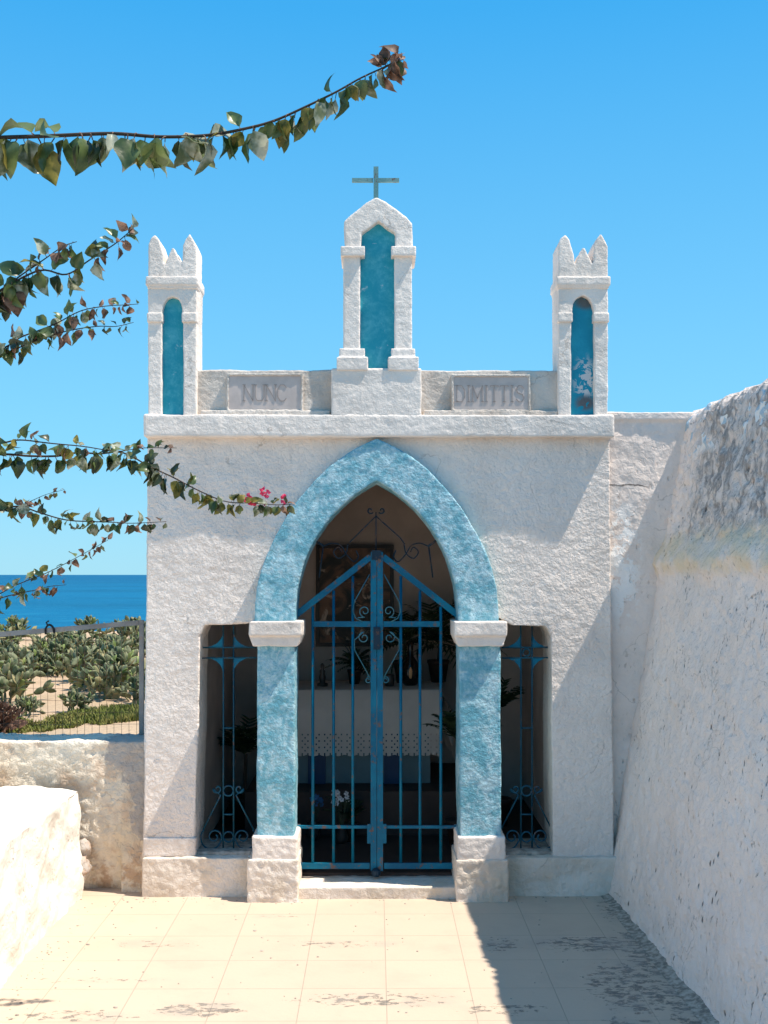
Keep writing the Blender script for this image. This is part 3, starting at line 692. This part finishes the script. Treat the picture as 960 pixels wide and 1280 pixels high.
# vase
VY = AYF + .25
b0 = W3(513, 862, VY); sc_ = (VY - CAM.y) / FPX
va = thing('vase', (b0.x, VY, az1), 'glossy black vase with amber reflection, right side of the altar top', 'vase')
hv = 62 * sc_ * 1.0
build('vase_body', [lathe(b0.x, VY, [(.035, az1 + .002), (.05, az1 + .015), (.062, az1 + .08), (.055, az1 + .14), (.022, az1 + .19), (.018, az1 + .25), (.026, az1 + .28)], 20)], m_vase, va, smooth=True)
build('amber_glint', [lathe(b0.x, VY - .057, [(.004, az1 + .05), (.010, az1 + .06), (.011, az1 + .10), (.004, az1 + .125)], 10)], m_glint, va, smooth=True)  # amber solid on the glaze, modelled in place of a reflection
def fronds(c, n, L0, L1, up, mat, seed, name, parent):
    rnd = random.Random(seed); g = []
    for i in range(n):
        az = rnd.uniform(0, 2 * math.pi); L = rnd.uniform(L0, L1); el = rnd.uniform(up[0], up[1])
        P = []
        for k in range(8):
            t = k / 7; r_ = L * t * math.cos(el); P.append(Vector((c[0] + r_ * math.cos(az), c[1] + r_ * math.sin(az) * .5, c[2] + L * t * math.sin(el) - L * .3 * t * t)))
        g.append(tube(P, .003, 4, r2=.001))
        for k in range(1, 8):
            for s_ in (-1, 1):
                d = (P[k] - P[k - 1]).normalized(); sd_ = Vector((-math.sin(az), math.cos(az), 0)) * s_
                tip = P[k] + (d * .6 + sd_ * .7 + Vector((0, 0, -.25))).normalized() * L * .25
                m_ = P[k] + (tip - P[k]) * .5 + d.cross(sd_) * .003
                wd_ = d * .007
                g.append(([P[k] - wd_, P[k] + wd_, m_ + wd_, m_ - wd_, tip], [(0, 1, 2, 3), (3, 2, 4)], 0))
    return build(name, g, mat, parent)
def potted(px, py, Y, zb, label, n, L0, L1, h, seed, pot=m_clay, r_=.07, cat='plant', up=(.6, 1.4)):
    p = W3(px, py, Y); t = thing('potted_palm', (p.x, Y, zb), label, cat)
    build('pot', [lathe(p.x, Y, [(r_ * .7, zb), (r_, zb + r_ * 1.8), (r_ * 1.08, zb + r_ * 1.8), (r_ * 1.08, zb + r_ * 2.1), (r_ * .9, zb + r_ * 2.1), (r_ * .8, zb + r_ * 1.9)], 18)], pot, t, smooth=True)
    if h > .05: build('stem', [tube([(p.x, Y, zb + r_ * 1.7), (p.x + .01, Y, zb + h)], .012, 6)], m_twig, t)
    fronds((p.x, Y, zb + h), n, L0, L1, up, m_palm, seed, 'frond', t); return t
potted(548, 860, 1.75, az1, 'feathery palm in the right rear corner of the altar top', 34, .30, .46, .26, 3, up=(-.2, 1.3))
potted(505, 860, 1.70, az1, 'bushy dark plant behind the black vase', 26, .2, .34, .26, 5, up=(.1, 1.4))
potted(443, 860, 1.62, az1, 'leafy altar plant left of the gate post', 34, .10, .22, .13, 8, r_=.045, up=(-.1, 1.4))
potted(436, 1010, .85, fz, 'spiky small plant on the floor before the altar', 14, .14, .24, .12, 9, r_=.05)
potted(305, 1000, 1.2, fz, 'tall leafy plant behind the left window grille', 26, .2, .34, .45, 10, r_=.09)
potted(622, 940, 1.25, fz, 'tall leafy plant behind the right window grille', 22, .15, .26, .72, 12, r_=.08)
potted(572, 960, .75, fz, 'trailing plant just inside the right pillar', 26, .2, .32, .6, 14, r_=.07)
# statuette
p = W3(403, 860, 1.45)
st_ = build('statuette', [lathe(p.x, 1.45, [(.035, az1 + .003), (.035, az1 + .02), (.018, az1 + .025), (.022, az1 + .06), (.016, az1 + .085), (.02, az1 + .10), (.008, az1 + .115), (.014, az1 + .125), (.013, az1 + .14), (.004, az1 + .15)], 12)], m_bronze, smooth=True)
props(st_, 'small dark statuette on the left of the altar cloth', 'statuette')
# glass jar
p = W3(487, 860, 1.45)
o = build('candle_jar', [lathe(p.x, 1.45, [(.026, az1 + .003), (.03, az1 + .01), (.03, az1 + .07), (.024, az1 + .08)], 14)], m_bronze, smooth=True); props(o, 'dark candle jar between the gate post and the vase', 'candle jar')
# flower bunches on the floor
def bunch(px, py, Y, mat, label, n, r_, seed):
    rnd = random.Random(seed); p = W3(px, py, Y); t = thing('flower_bunch', (p.x, Y, fz), label, 'flowers')
    build('vase', [lathe(p.x, Y, [(.03, fz), (.04, fz + .03), (.025, fz + .08), (.035, fz + .1)], 12)], m_bronze, t, smooth=True)
    fl = []; stg = []
    for i in range(n):
        c = Vector((p.x + rnd.uniform(-r_, r_), Y + rnd.uniform(-r_, r_) * .7, p.z + rnd.uniform(-r_, r_) * .7))
        stg.append(tube([(p.x, Y, fz + .08), c], .002, 4))
        for k in range(5):
            a = k * 1.257 + rnd.random(); d = Vector((math.cos(a), -.4, math.sin(a))) * .016; s_ = Vector((-math.sin(a), 0, math.cos(a))) * .007
            fl.append(([c, c + d * .6 + s_, c + d, c + d * .6 - s_], [(0, 1, 2, 3)], 0))
    build('stem', stg, m_palm, t); build('petals', fl, mat, t)
bunch(427, 997, .8, m_petal, 'bunch of white flowers on the floor behind the gate', 16, .05, 1)
bunch(392, 1000, .9, m_petalb, 'bunch of dull blue flowers on the floor by the left pillar', 12, .05, 2)
o = build('draped_ribbon', [tube(PX([(553, 900), (549, 960), (543, 995)], 1.1), .012, 6, r2=.004)], m_cloth); bpy.data.objects.remove(o)

# ================================================================== RIGHT BOUNDARY WALL
def wl(y, z):
    b = wallx(y)
    if z <= 1.70: x = b + 0.30 * (z / 1.70)
    elif z <= 1.80: x = b + 0.30 + .030 * (z - 1.7) / .1
    else: x = b + 0.33 + 0.145 * (z - 1.80) / .7
    return x
PROF = [(z_, 0) for z_ in [i * .0125 for i in range(201)]]
ysl = [0.14 - i * .0125 for i in range(215)]; yl = ysl[-1]
while yl > -9.4: yl -= .05; ysl.append(yl)
V = []; Fc = []
for y in ysl:
    zt = 2.50 + .018 * noise.noise(Vector((y * 9, 0, 0))) + .03 * noise.noise(Vector((y * 2.2, 4, 0))) + (.012 * noise.noise(Vector((y * 31, 9, 0))))
    zt += .030 * (abs(((y * 17 + 1.5 * noise.noise(Vector((y * 6, 2, 7)))) % 1.0) - .5) * 2 - .5) * (.6 + .8 * noise.noise(Vector((y * 4, 8, 0))))
    row = []
    for (z_, _) in PROF:
        z = z_ * zt / 2.5 if z_ > 2.2 else z_
        x = wl(y, z_)
        rough = 1.6 if z_ > 1.80 else 1.0
        p = Vector((0, y, z_))
        x += (.012 * noise.noise(p * 3) + .007 * noise.noise(p * 11) + .005 * noise.noise(p * 27) * rough + .004 * noise.noise(p * 55)) * rough
        # coarse sunk plaster below the ledge
        x -= .034 * math.exp(-((z_ - 1.71 - .05 * noise.noise(Vector((y * 3, 6, 0)))) / (.06 if z_ < 1.71 else .10)) ** 2)
        if z_ > 2.42: x += (z_ - 2.42) ** 2 * 6
        row.append((x, y, z))
    e = row[-1]
    row += [(e[0] + .05, y, e[2] + .012), (e[0] + .2, y, e[2] + .006 + .01 * noise.noise(Vector((y * 8, 1, 1)))), (e[0] + .36, y, e[2] - .01), (e[0] + .42, y, e[2] - .06), (e[0] + .44, y, 0.0), (e[0] + .44, y, -1.8), (1.2, y, -1.8), (wl(y, 0), y, -0.05)]
    V += row
nr = len(PROF) + 8
for i in range(len(ysl) - 1):
    for k in range(nr - 1): a = i * nr + k; Fc.append((a, a + 1, a + nr + 1, a + nr))
Fc.append(tuple(range(nr))); Fc.append(tuple(range((len(ysl) - 1) * nr, len(ysl) * nr))[::-1])
o = build('boundary_wall', [(V, Fc)], m_bound, smooth=True); props(o, 'tall rough white battered wall running toward the viewer along the right side', 'wall')
a = RC(755, 514, 890, 1121, .05)
o = build('return_wall', [box(XR - .03, 1.98, .06, .35, -.02, a[3] - .02), box(XR - .03, 1.98, .045, .37, a[3] - .045, a[3])], m_return, voxel=0.009, disp=((30, .0025), (10, .004), (3, .008)))
props(o, 'flat grey white plaster wall with a crack joining the chapel to the right wall', 'wall')

# ================================================================== LEFT: CRUMBLING WALL, BENCH, FENCE
zt = W3(90, 926, .10).z
def edge_l(co):
    co = co.copy()
    if co.z < .28 and co.x < -1.28: co.y += (.28 - co.z) * .25
    return co
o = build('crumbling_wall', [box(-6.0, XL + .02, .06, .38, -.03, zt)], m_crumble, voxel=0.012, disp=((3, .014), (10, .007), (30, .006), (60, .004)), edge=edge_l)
props(o, 'low crumbling lime washed wall under the wire fence, left of the chapel', 'wall')
# rubble at the foot
bz = W3(80, 992, -.2).z
bx = W3(101, 990, -.05).x
g = [box(-2.05, bx, -8.8, -.03, -.02, bz)]
o = build('bench', g, m_bench, voxel=0.014, disp=((2.2, .035), (6, .022), (14, .008), (30, .004)))
props(o, 'long bright white masonry bench along the left edge of the terrace', 'bench')
lp = W3(6, 940, -.3)
o = build('side_parapet', [box(-2.6, lp.x - .17, -8.8, .05, -.02, W3(6, 938, -.3).z + .0)], m_bench, voxel=0.02, disp=((3, .02), (9, .012)))
props(o, 'white parapet rising behind the masonry bench at the far left edge', 'wall')
rnd = random.Random(5)
def rock(c, r, s):
    bm = bmesh.new(); bmesh.ops.create_icosphere(bm, subdivisions=3, radius=1)
    V = []
    for v in bm.verts:
        p = v.co * (1 + .35 * noise.noise(v.co * 1.6 + Vector((s, 0, 0))) + .12 * noise.noise(v.co * 5 + Vector((s, 0, 0))))
        V.append((c[0] + p.x * r[0], c[1] + p.y * r[1], c[2] + p.z * r[2]))
    Fc = [tuple(v.index for v in f.verts) for f in bm.faces]; bm.free(); return (V, Fc)
p = fpx(92, 1122)
for (px, py, Y, r_, lab) in ((99, 1084, -.03, (.055, .07, .06), 'broken stone lump wedged between bench and crumbling wall'), (103, 1062, .0, (.04, .05, .05), 'upper pale rubble lump in the gap beside the bench')):
    q = W3(px, py, Y); o = build('rubble_stone', [rock((q.x, Y, q.z), r_, px)], m_crumble, smooth=True); props(o, lab, 'stone', 'rubble stones')
peb = []
for i in range(260):
    x = rnd.uniform(-1.45, 1.2); 
    y = -.05 - abs(rnd.gauss(0, .05)) if rnd.random() < .5 else rnd.uniform(-1.6, -.1)
    if rnd.random() < .35: x = -1.42 + abs(rnd.gauss(0, .08)); y = rnd.uniform(-2, -.05)
    s_ = rnd.uniform(.0015, .005) * (1.6 if rnd.random() < .08 else 1)
    bm = bmesh.new(); bmesh.ops.create_icosphere(bm, subdivisions=1, radius=1)
    peb.append(([(x + v.co.x * s_ * rnd.uniform(.8, 1.6), y + v.co.y * s_, .001 + v.co.z * s_ * .6) for v in bm.verts], [tuple(v.index for v in f.verts) for f in bm.faces])); bm.free()
o = build('grit', peb, m_conc); props(o, kind='stuff', label='scattered grit and plaster crumbs on the paving', cat='grit')

FY = .30
fe = thing('wire_fence', (W3(177, 925, FY).x, FY, zt), 'rusty wire mesh fence with steel rail on the low wall', 'fence')
x0_, x1_ = -30, 182
def railz(px): return 793 - (px) * 15 / 178.0
a = W3(-420, railz(-420) , FY); b = W3(174, railz(174), FY)
build('rail', [bar(a, b, .026, .03)], m_steel, fe)
for px in (177, -200): build('post', [bar(W3(px, railz(px) - 3, FY), W3(px, 928, FY), .022, .03)], m_steel, fe)
build('rail', [bar(W3(-420, 924, FY), W3(170, 924, FY), .010, .012)], m_steel, fe)
ms = []; px = -400.0; i = 0
while px < 174:
    ms.append(tube([W3(px, railz(px) + 2, FY + .012), W3(px + rnd.uniform(-.5, .5), 860, FY + .012), W3(px + rnd.uniform(-.4, .4), 924, FY + .012)], .0011, 4)); px += 9.2
for y in range(800, 924, 15): ms.append(tube([W3(-400, y + 2, FY + .014), W3(-200, y + 1, FY + .014), W3(0, y - .5, FY + .014), W3(90, y + 1.2, FY + .014), W3(174, y, FY + .014)], .0011, 4))
build('wire_mesh', ms, m_mesh, fe)
build('cable_tie', [tube(catmull(PX([(57, 793), (57, 786), (61, 781), (66, 784), (68, 792)], FY - .02), 5), .006, 6), tube(PX([(60, 783), (58, 778), (61, 776)], FY - .02), .005, 6)], m_black, fe)

# ================================================================== PRICKLY PEARS AND SCRUB
_sph = []
def pad(M, L, wd, th, mi):
    V = []; Fc = []; rings = 6; s = 8
    for j in range(rings + 1):
        t = j / rings; z = L * t; r_ = math.sin(math.pi * min(max(t, .05), .97) ** 0.95) ** .62
        for k in range(s):
            a = 2 * math.pi * k / s; V.append(M @ Vector((math.cos(a) * wd / 2 * r_, math.sin(a) * th / 2 * r_ ** .6, z)))
    for j in range(rings):
        for k in range(s): a = j * s + k; b = j * s + (k + 1) % s; Fc.append((a, b, b + s, a + s))
    Fc.append(tuple(range(s))[::-1]); Fc.append(tuple(range(rings * s, rings * s + s)))
    return (V, Fc, mi)
def pear_geoms(seed, maxd=4, n0=5, spread=.5, dry=.12, young=.1):
    rnd = random.Random(seed); g = []
    def grow(M, d):
        if d > maxd: return
        L = rnd.uniform(.26, .42); wd = L * rnd.uniform(.5, .66)
        x = rnd.random(); mi = 1 if x < dry else (2 if x < dry + young else 0)
        g.append(pad(M, L, wd, .05, mi))
        for k in range(rnd.choice((1, 2, 2, 3)) if d else 3):
            a = rnd.uniform(-1.0, 1.0)
            pt = Vector((math.sin(a) * wd * .42, 0, L * (.62 + .33 * math.cos(a))))
            Mn = M @ Matrix.Translation(pt) @ Matrix.Rotation(a * .9, 4, 'Y') @ Matrix.Rotation(rnd.uniform(-.6, .6), 4, 'X') @ Matrix.Rotation(rnd.uniform(-1.4, 1.4), 4, 'Z')
            grow(Mn, d + 1)
    for i in range(n0):
        a = rnd.uniform(0, 6.28); r_ = rnd.uniform(0, spread)
        grow(Matrix.Translation((r_ * math.cos(a), r_ * math.sin(a), -.05)) @ Matrix.Rotation(a, 4, 'Z') @ Matrix.Rotation(rnd.uniform(0, .7), 4, 'Y'), 0)
    return g
PM = [m_pear, m_pear2, m_pear3]
variants = []
for s_ in range(5):
    gg = pear_geoms(20 + s_, 3, 6, .4)
    gg = [([(v) for v in q[0]], q[1], q[2]) for q in gg]
    me = None
    t = build('prickly_pear', gg, PM, smooth=True)
    # normalise so that the origin is the plant's foot
    t.data.transform(Matrix.Translation(t.location)); zmin = -.05; t.location = (0, 0, 0)
    variants.append(t)
def put_pear(v, px, D, sc, rz, label, group=None, zoff=0):
    o = variants[v].copy(); COL.objects.link(o)
    x = CAM.x + (px - 470) / FPX * D; y = CAM.y + D
    o.location = (x, y, gh(x, y) + zoff); o.scale = (sc, sc, sc * .95); o.rotation_euler = (0, 0, rz)
    return props(o, label, 'cactus', group)
rr = random.Random(11)
# far hedge along the cliff edge
for i in range(66):
    D = rr.choice((40, 44, 48, 53)) + rr.uniform(-1.5, 1.5)
    x = -19 + 18.5 * i / 33 + rr.uniform(-.4, .4) if i < 34 else rr.uniform(-17, -8)
    if i >= 34: D = rr.uniform(35, 43)
    px = 470 + (x) * FPX / D
    put_pear(rr.randrange(5), px, D, rr.uniform(.78, 1.02) * D / 45 * .88, rr.uniform(0, 6), 'grey green prickly pear packed in the hedge along the cliff edge', 'prickly pears in the cliff hedge')
put_pear(0, 128, 28.5, .80, 1.0, 'dark prickly pear with sprawling pads right of the sand clearing')
put_pear(1, 150, 30, .95, 2.1, 'tall prickly pear nearest the fence post at the chapel wall')
put_pear(3, 105, 33, .9, 2.1, 'leaning prickly pear between the clearing and the hedge')
put_pear(2, 96, 25.8, .42, 3.3, 'low prickly pear at the near right corner of the clearing')
put_pear(4, 10, 28, .85, .4, 'yellowing prickly pear at the left edge of the clearing')
put_pear(2, 38, 25, .38, 4.4, 'small prickly pear on the near left side of the clearing')
put_pear(3, -12, 30, 1.0, 5.1, 'large prickly pear beyond the left edge of the clearing')
for (v_, px_, D_, s_c, lb) in ((1, 165, 32, .9, 'bushy prickly pear behind the tall one at the fence post'), (4, 140, 34, .95, 'upright prickly pear in the middle of the right clump'), (0, 112, 30.5, .6, 'squat prickly pear in front of the leaning one'),
        (2, 176, 27.5, .6, 'short prickly pear rising from the ground cover at the fence post'), (3, 22, 33, .9, 'wide prickly pear on the far left rim of the clearing'), (1, 70, 36.5, .9, 'prickly pear at the far end of the clearing')):
    put_pear(v_, px_, D_, s_c, px_ * 1.3, lb)
for v in variants: bpy.data.objects.remove(v)
# dry brown shrub, bottom left
x = CAM.x + (6 - 470) / FPX * 23.0; y = CAM.y + 23.0; g = []; rs = random.Random(3)
base = Vector((x, y, gh(x, y)))
for i in range(420):
    a = rs.uniform(0, 6.28); el = rs.uniform(.2, 1.5); L = rs.uniform(.15, .55)
    d = Vector((math.cos(a) * math.cos(el), math.sin(a) * math.cos(el), math.sin(el))); c_ = base + d * L
    s1 = d.orthogonal().normalized() * rs.uniform(.03, .07)
    g.append(([c_ - s1, c_ + d.cross(s1), c_ + s1, c_ + d * .12], [(0, 1, 2, 3)], 0))
sh = thing('dry_shrub', base, 'reddish brown dry shrub at the lower left behind the fence', 'shrub')
build('foliage', g, m_dry, sh); build('stem', [tube([base, base + Vector((rs.uniform(-.4, .4), rs.uniform(-.3, .3), .6))], .015, 5, r2=.004) for _ in range(10)], m_twig, sh)
# ground cover
g = []; rs = random.Random(9)
for i in range(20000):
    D = rs.uniform(22.8, 26.5); px = rs.uniform(-120, 210)
    lo_ = 0.0
    far = 24.4 + max(0, (px - 60)) * .035 + .7 * noise.noise(Vector((px * .03, 0, 0)))
    near = 23.2 - (px - 100) * -.004 + .5 * noise.noise(Vector((px * .04, 5, 0)))
    if px < 20: near -= .2
    if px > 60: near += (px - 60) * .004
    if D > far or D < near: continue
    x = CAM.x + (px - 470) / FPX * D; y = CAM.y + D; z = gh(x, y); h = rs.uniform(.03, .11) * (1.6 if px > 130 else 1); a = rs.uniform(0, 6.28)
    dx, dy = math.cos(a) * .018, math.sin(a) * .018; tx, ty = rs.uniform(-.06, .06), rs.uniform(-.06, .06)
    g.append(([(x - dx, y - dy, z - .01), (x + dx, y + dy, z - .01), (x + dx * .8 + tx, y + dy * .8 + ty, z + h * .7), (x + tx * 1.4, y + ty * 1.4, z + h), (x - dx * .8 + tx, y - dy * .8 + ty, z + h * .6)], [(0, 1, 2, 3, 4)], 0))
o = build('ground_cover', g, m_scrub); props(o, 'yellow green ground cover bordering the sandy path', 'ground cover', kind='stuff')

# ================================================================== BOUGAINVILLEA
bo = thing('bougainvillea', (-2.75, -3.0, GZ), 'bougainvillea with leafy arching sprays entering from the left, one tipped with pink bracts', 'climbing plant')
TR = [Vector((-2.75, -3.0, GZ)), Vector((-2.7, -3.05, 0)), Vector((-2.8, -2.95, 1.2)), Vector((-2.7, -3.0, 2.3)), Vector((-2.55, -3.1, 3.0))]
build('trunk', [tube(catmull(TR, 6), .05, 8, r2=.02)], m_twig, bo, smooth=True)
def leafg(p, d, n_, L, rnd, mi, fat=.62):
    """curved, folded, pointed leaf starting at p along d, n_ = face normal"""
    d = d.normalized(); s = d.cross(n_).normalized(); n_ = s.cross(d).normalized()
    fold = rnd.uniform(.15, .75); droop = rnd.uniform(.1, .7); wv = rnd.uniform(0, 6)
    V = []; st = [(0, .0), (.10, .52), (.28, .96), (.48, 1.0), (.68, .72), (.84, .38), (1.0, .0)]
    pos = p + d * L * .12
    for i, (t, wr) in enumerate(st):
        ang = droop * t * 1.2
        c = pos + (d * math.cos(ang) - n_ * math.sin(ang)) * (L * t)
        hw = L * fat / 2 * wr
        up = n_ * (fold * hw + .075 * L * math.sin(wv + t * 9) * (wr > 0))
        up2 = n_ * (fold * hw + .075 * L * math.sin(wv + 2 + t * 8) * (wr > 0))
        V += [c + s * hw + up, c + s * hw * .5 + up * .38, c, c - s * hw * .5 + up2 * .38, c - s * hw + up2]
    Fc = []
    for i in range(len(st) - 1):
        for k in range(4): a = i * 5 + k; Fc.append((a, a + 1, a + 6, a + 5))
    return (V, Fc, mi)
def spray(px, D0, D1, r0, step, Ls, seed, pal, tipbrown=.15, conn=True, bract=None, tuft=1.0, hang=.8):
    rnd = random.Random(seed); n = len(px)
    P = [W3(a, b, CAM.y + D0 + (D1 - D0) * i / (n - 1)) for i, (a, b) in enumerate(px)]
    C = catmull(P, 6)
    if conn:
        q = TR[3] + (TR[4] - TR[3]) * rnd.random(); d0 = (C[0] - C[1]).normalized()
        midp = C[0] + d0 * .4; C2 = catmull([q, (q + midp) / 2 + Vector((0, 0, .12)), midp, C[0]], 6)
        full = C2[:-1] + C; i0 = len(C2) - 1
    else: full = C; i0 = 0
    br = build('branch', [tube(full, r0 * 1.5, 6, r2=r0 * .35)], m_twig, bo, smooth=True)
    g = []; acc = 0; lens = [0]
    for i in range(1, len(C)): lens.append(lens[-1] + (C[i] - C[i - 1]).length)
    tot = lens[-1]; s = 0; side = 1; pet = []
    while s < tot:
        i = max(k for k in range(len(C)) if lens[k] <= s + 1e-9); i = min(i, len(C) - 2)
        t = (s - lens[i]) / max(1e-6, lens[i + 1] - lens[i]); p = C[i].lerp(C[i + 1], t); d = (C[i + 1] - C[i]).normalized()
        f = s / tot; L = rnd.uniform(*Ls) * (1.0 - .45 * f ** 2) * (1.0 if seed == 4 else 1.18)
        for _ in range(1 if rnd.random() > tuft - .85 else 2):
            az = rnd.uniform(0, 2 * math.pi); hg = rnd.random() < hang
            if hg: dl = Vector((rnd.uniform(-.55, .45), rnd.uniform(-.5, .5), -1))
            else: dl = Vector((rnd.uniform(-.9, .9), rnd.uniform(-.7, .4), rnd.uniform(-.1, .9)))
            nl = Vector((rnd.uniform(-1, 1), rnd.uniform(-1, -.1), rnd.uniform(-.1, .9)))
            if abs(dl.normalized().dot(nl.normalized())) > .95: nl = Vector((1, -.3, 0))
            mi = 3 if f > 1 - tipbrown and rnd.random() < .5 else rnd.choice(pal)
            p0_ = p
            if hg: p = p0_ + Vector((rnd.uniform(-.12, .12), rnd.uniform(-.15, .15), rnd.uniform(-.12, .06))) * L
            pt = p + dl.normalized() * L * .14
            pet.append(tube([p0_, (p0_ + p) / 2 + Vector((0, 0, L * .03)), p, pt], L * .018, 4)); g.append(leafg(pt - dl.normalized() * L * .12, dl, nl, L, rnd, mi, rnd.uniform(.5, .78))); p = p0_
        s += step * (1 if seed == 4 else .78) * rnd.uniform(.5, 1.5) * (1 - .3 * f)
    build('leaves', g + [(q[0], q[1], 3) for q in pet], LEAF, br, smooth=True)
    if bract:
        bg_ = []
        for (a, b) in bract:
            c = W3(a, b, CAM.y + D1)
            for k in range(rnd.choice((4, 6, 7))):
                dl = Vector((rnd.uniform(-1, 1), rnd.uniform(-1, .3), rnd.uniform(-1, 1))); nl = Vector((rnd.uniform(-1, 1), -1, rnd.uniform(-1, 1)))
                bg_.append(leafg(c + dl * .003, dl, nl, rnd.uniform(.014, .022), rnd, 0, .8))
        build('bracts', bg_, m_bract, br, smooth=True)
G = [0, 0, 1, 1, 2, 2, 4, 4]; S_ = [0, 0, 0, 1, 1, 2, 0, 3, 4]
spray([(-60, 180), (-20, 174), (0, 172), (60, 170), (140, 167), (200, 171), (260, 169), (310, 160), (345, 150), (385, 132), (420, 115), (450, 98), (480, 84), (503, 72)], 1.8, 1.85, .0030, .0175, (.038, .070), 4, [0, 0, 1, 1, 0, 2, 4, 1, 0], .06, tuft=1.75, hang=.88)
# brown tuft at its tip and small spur leaves
spray([(478, 86), (492, 78), (505, 74)], 1.84, 1.84, .0012, .008, (.022, .034), 14, [3], 1.0, conn=False, tuft=1.6, hang=.4)
spray([(-50, 395), (-20, 376), (0, 364), (25, 345), (54, 325), (79, 308), (96, 302)], 3.2, 3.2, .003, .028, (.05, .072), 5, S_, .35, tuft=1.5, hang=.6)
spray([(-30, 384), (5, 360), (50, 338), (83, 343), (112, 325), (142, 306), (158, 293), (167, 285)], 3.2, 3.2, .003, .03, (.05, .075), 6, S_, .25, tuft=1.4, hang=.6)
spray([(-60, 455), (0, 437), (25, 422), (46, 414), (71, 404), (100, 389), (129, 383), (158, 381), (173, 380)], 3.8, 3.8, .003, .03, (.035, .06), 7, S_, .3, tuft=1.5, hang=.55)
spray([(-60, 452), (0, 443), (42, 427), (83, 414), (121, 408), (145, 408), (167, 403)], 3.8, 3.8, .003, .03, (.03, .055), 8, S_, .3, tuft=1.4, hang=.6)
spray([(-60, 560), (0, 554), (25, 550), (62, 554), (104, 558), (146, 564), (179, 560), (221, 560)], 3.9, 3.9, .003, .034, (.03, .055), 9, S_, .2, tuft=1.4, hang=.45)
spray([(-60, 575), (0, 568), (37, 570), (71, 570), (96, 566), (125, 567), (154, 566), (187, 583), (217, 597), (250, 614), (283, 627), (317, 629), (346, 631), (366, 630)], 3.9, 4.2, .0036, .026, (.045, .068), 10, [0, 0, 1, 2, 2, 4, 4], .04, tuft=1.55, hang=.7, bract=[(308, 622), (311, 627), (304, 626), (330, 614), (334, 617), (355, 624), (333, 632), (322, 630)])
spray([(-60, 648), (0, 637), (25, 633), (50, 641), (83, 650), (117, 652), (145, 653), (167, 654), (208, 652)], 3.9, 3.9, .003, .029, (.03, .056), 12, S_, .2, tuft=1.5, hang=.6)
spray([(-20, 640), (12, 637), (37, 627), (58, 618), (81, 612)], 3.9, 3.9, .0018, .03, (.02, .035), 13, [1, 2, 3], .6, tuft=1.3, hang=.5)
spray([(-60, 770), (-20, 752), (0, 742), (21, 731), (54, 718), (71, 710), (90, 700), (112, 688), (135, 675)], 3.6, 3.6, .002, .026, (.026, .045), 15, S_, .4, tuft=1.35, hang=.5)
spray([(-50, 765), (0, 748), (22, 742), (42, 738), (62, 733), (83, 731)], 3.6, 3.6, .002, .026, (.026, .045), 16, S_, .3, tuft=1.35, hang=.55)
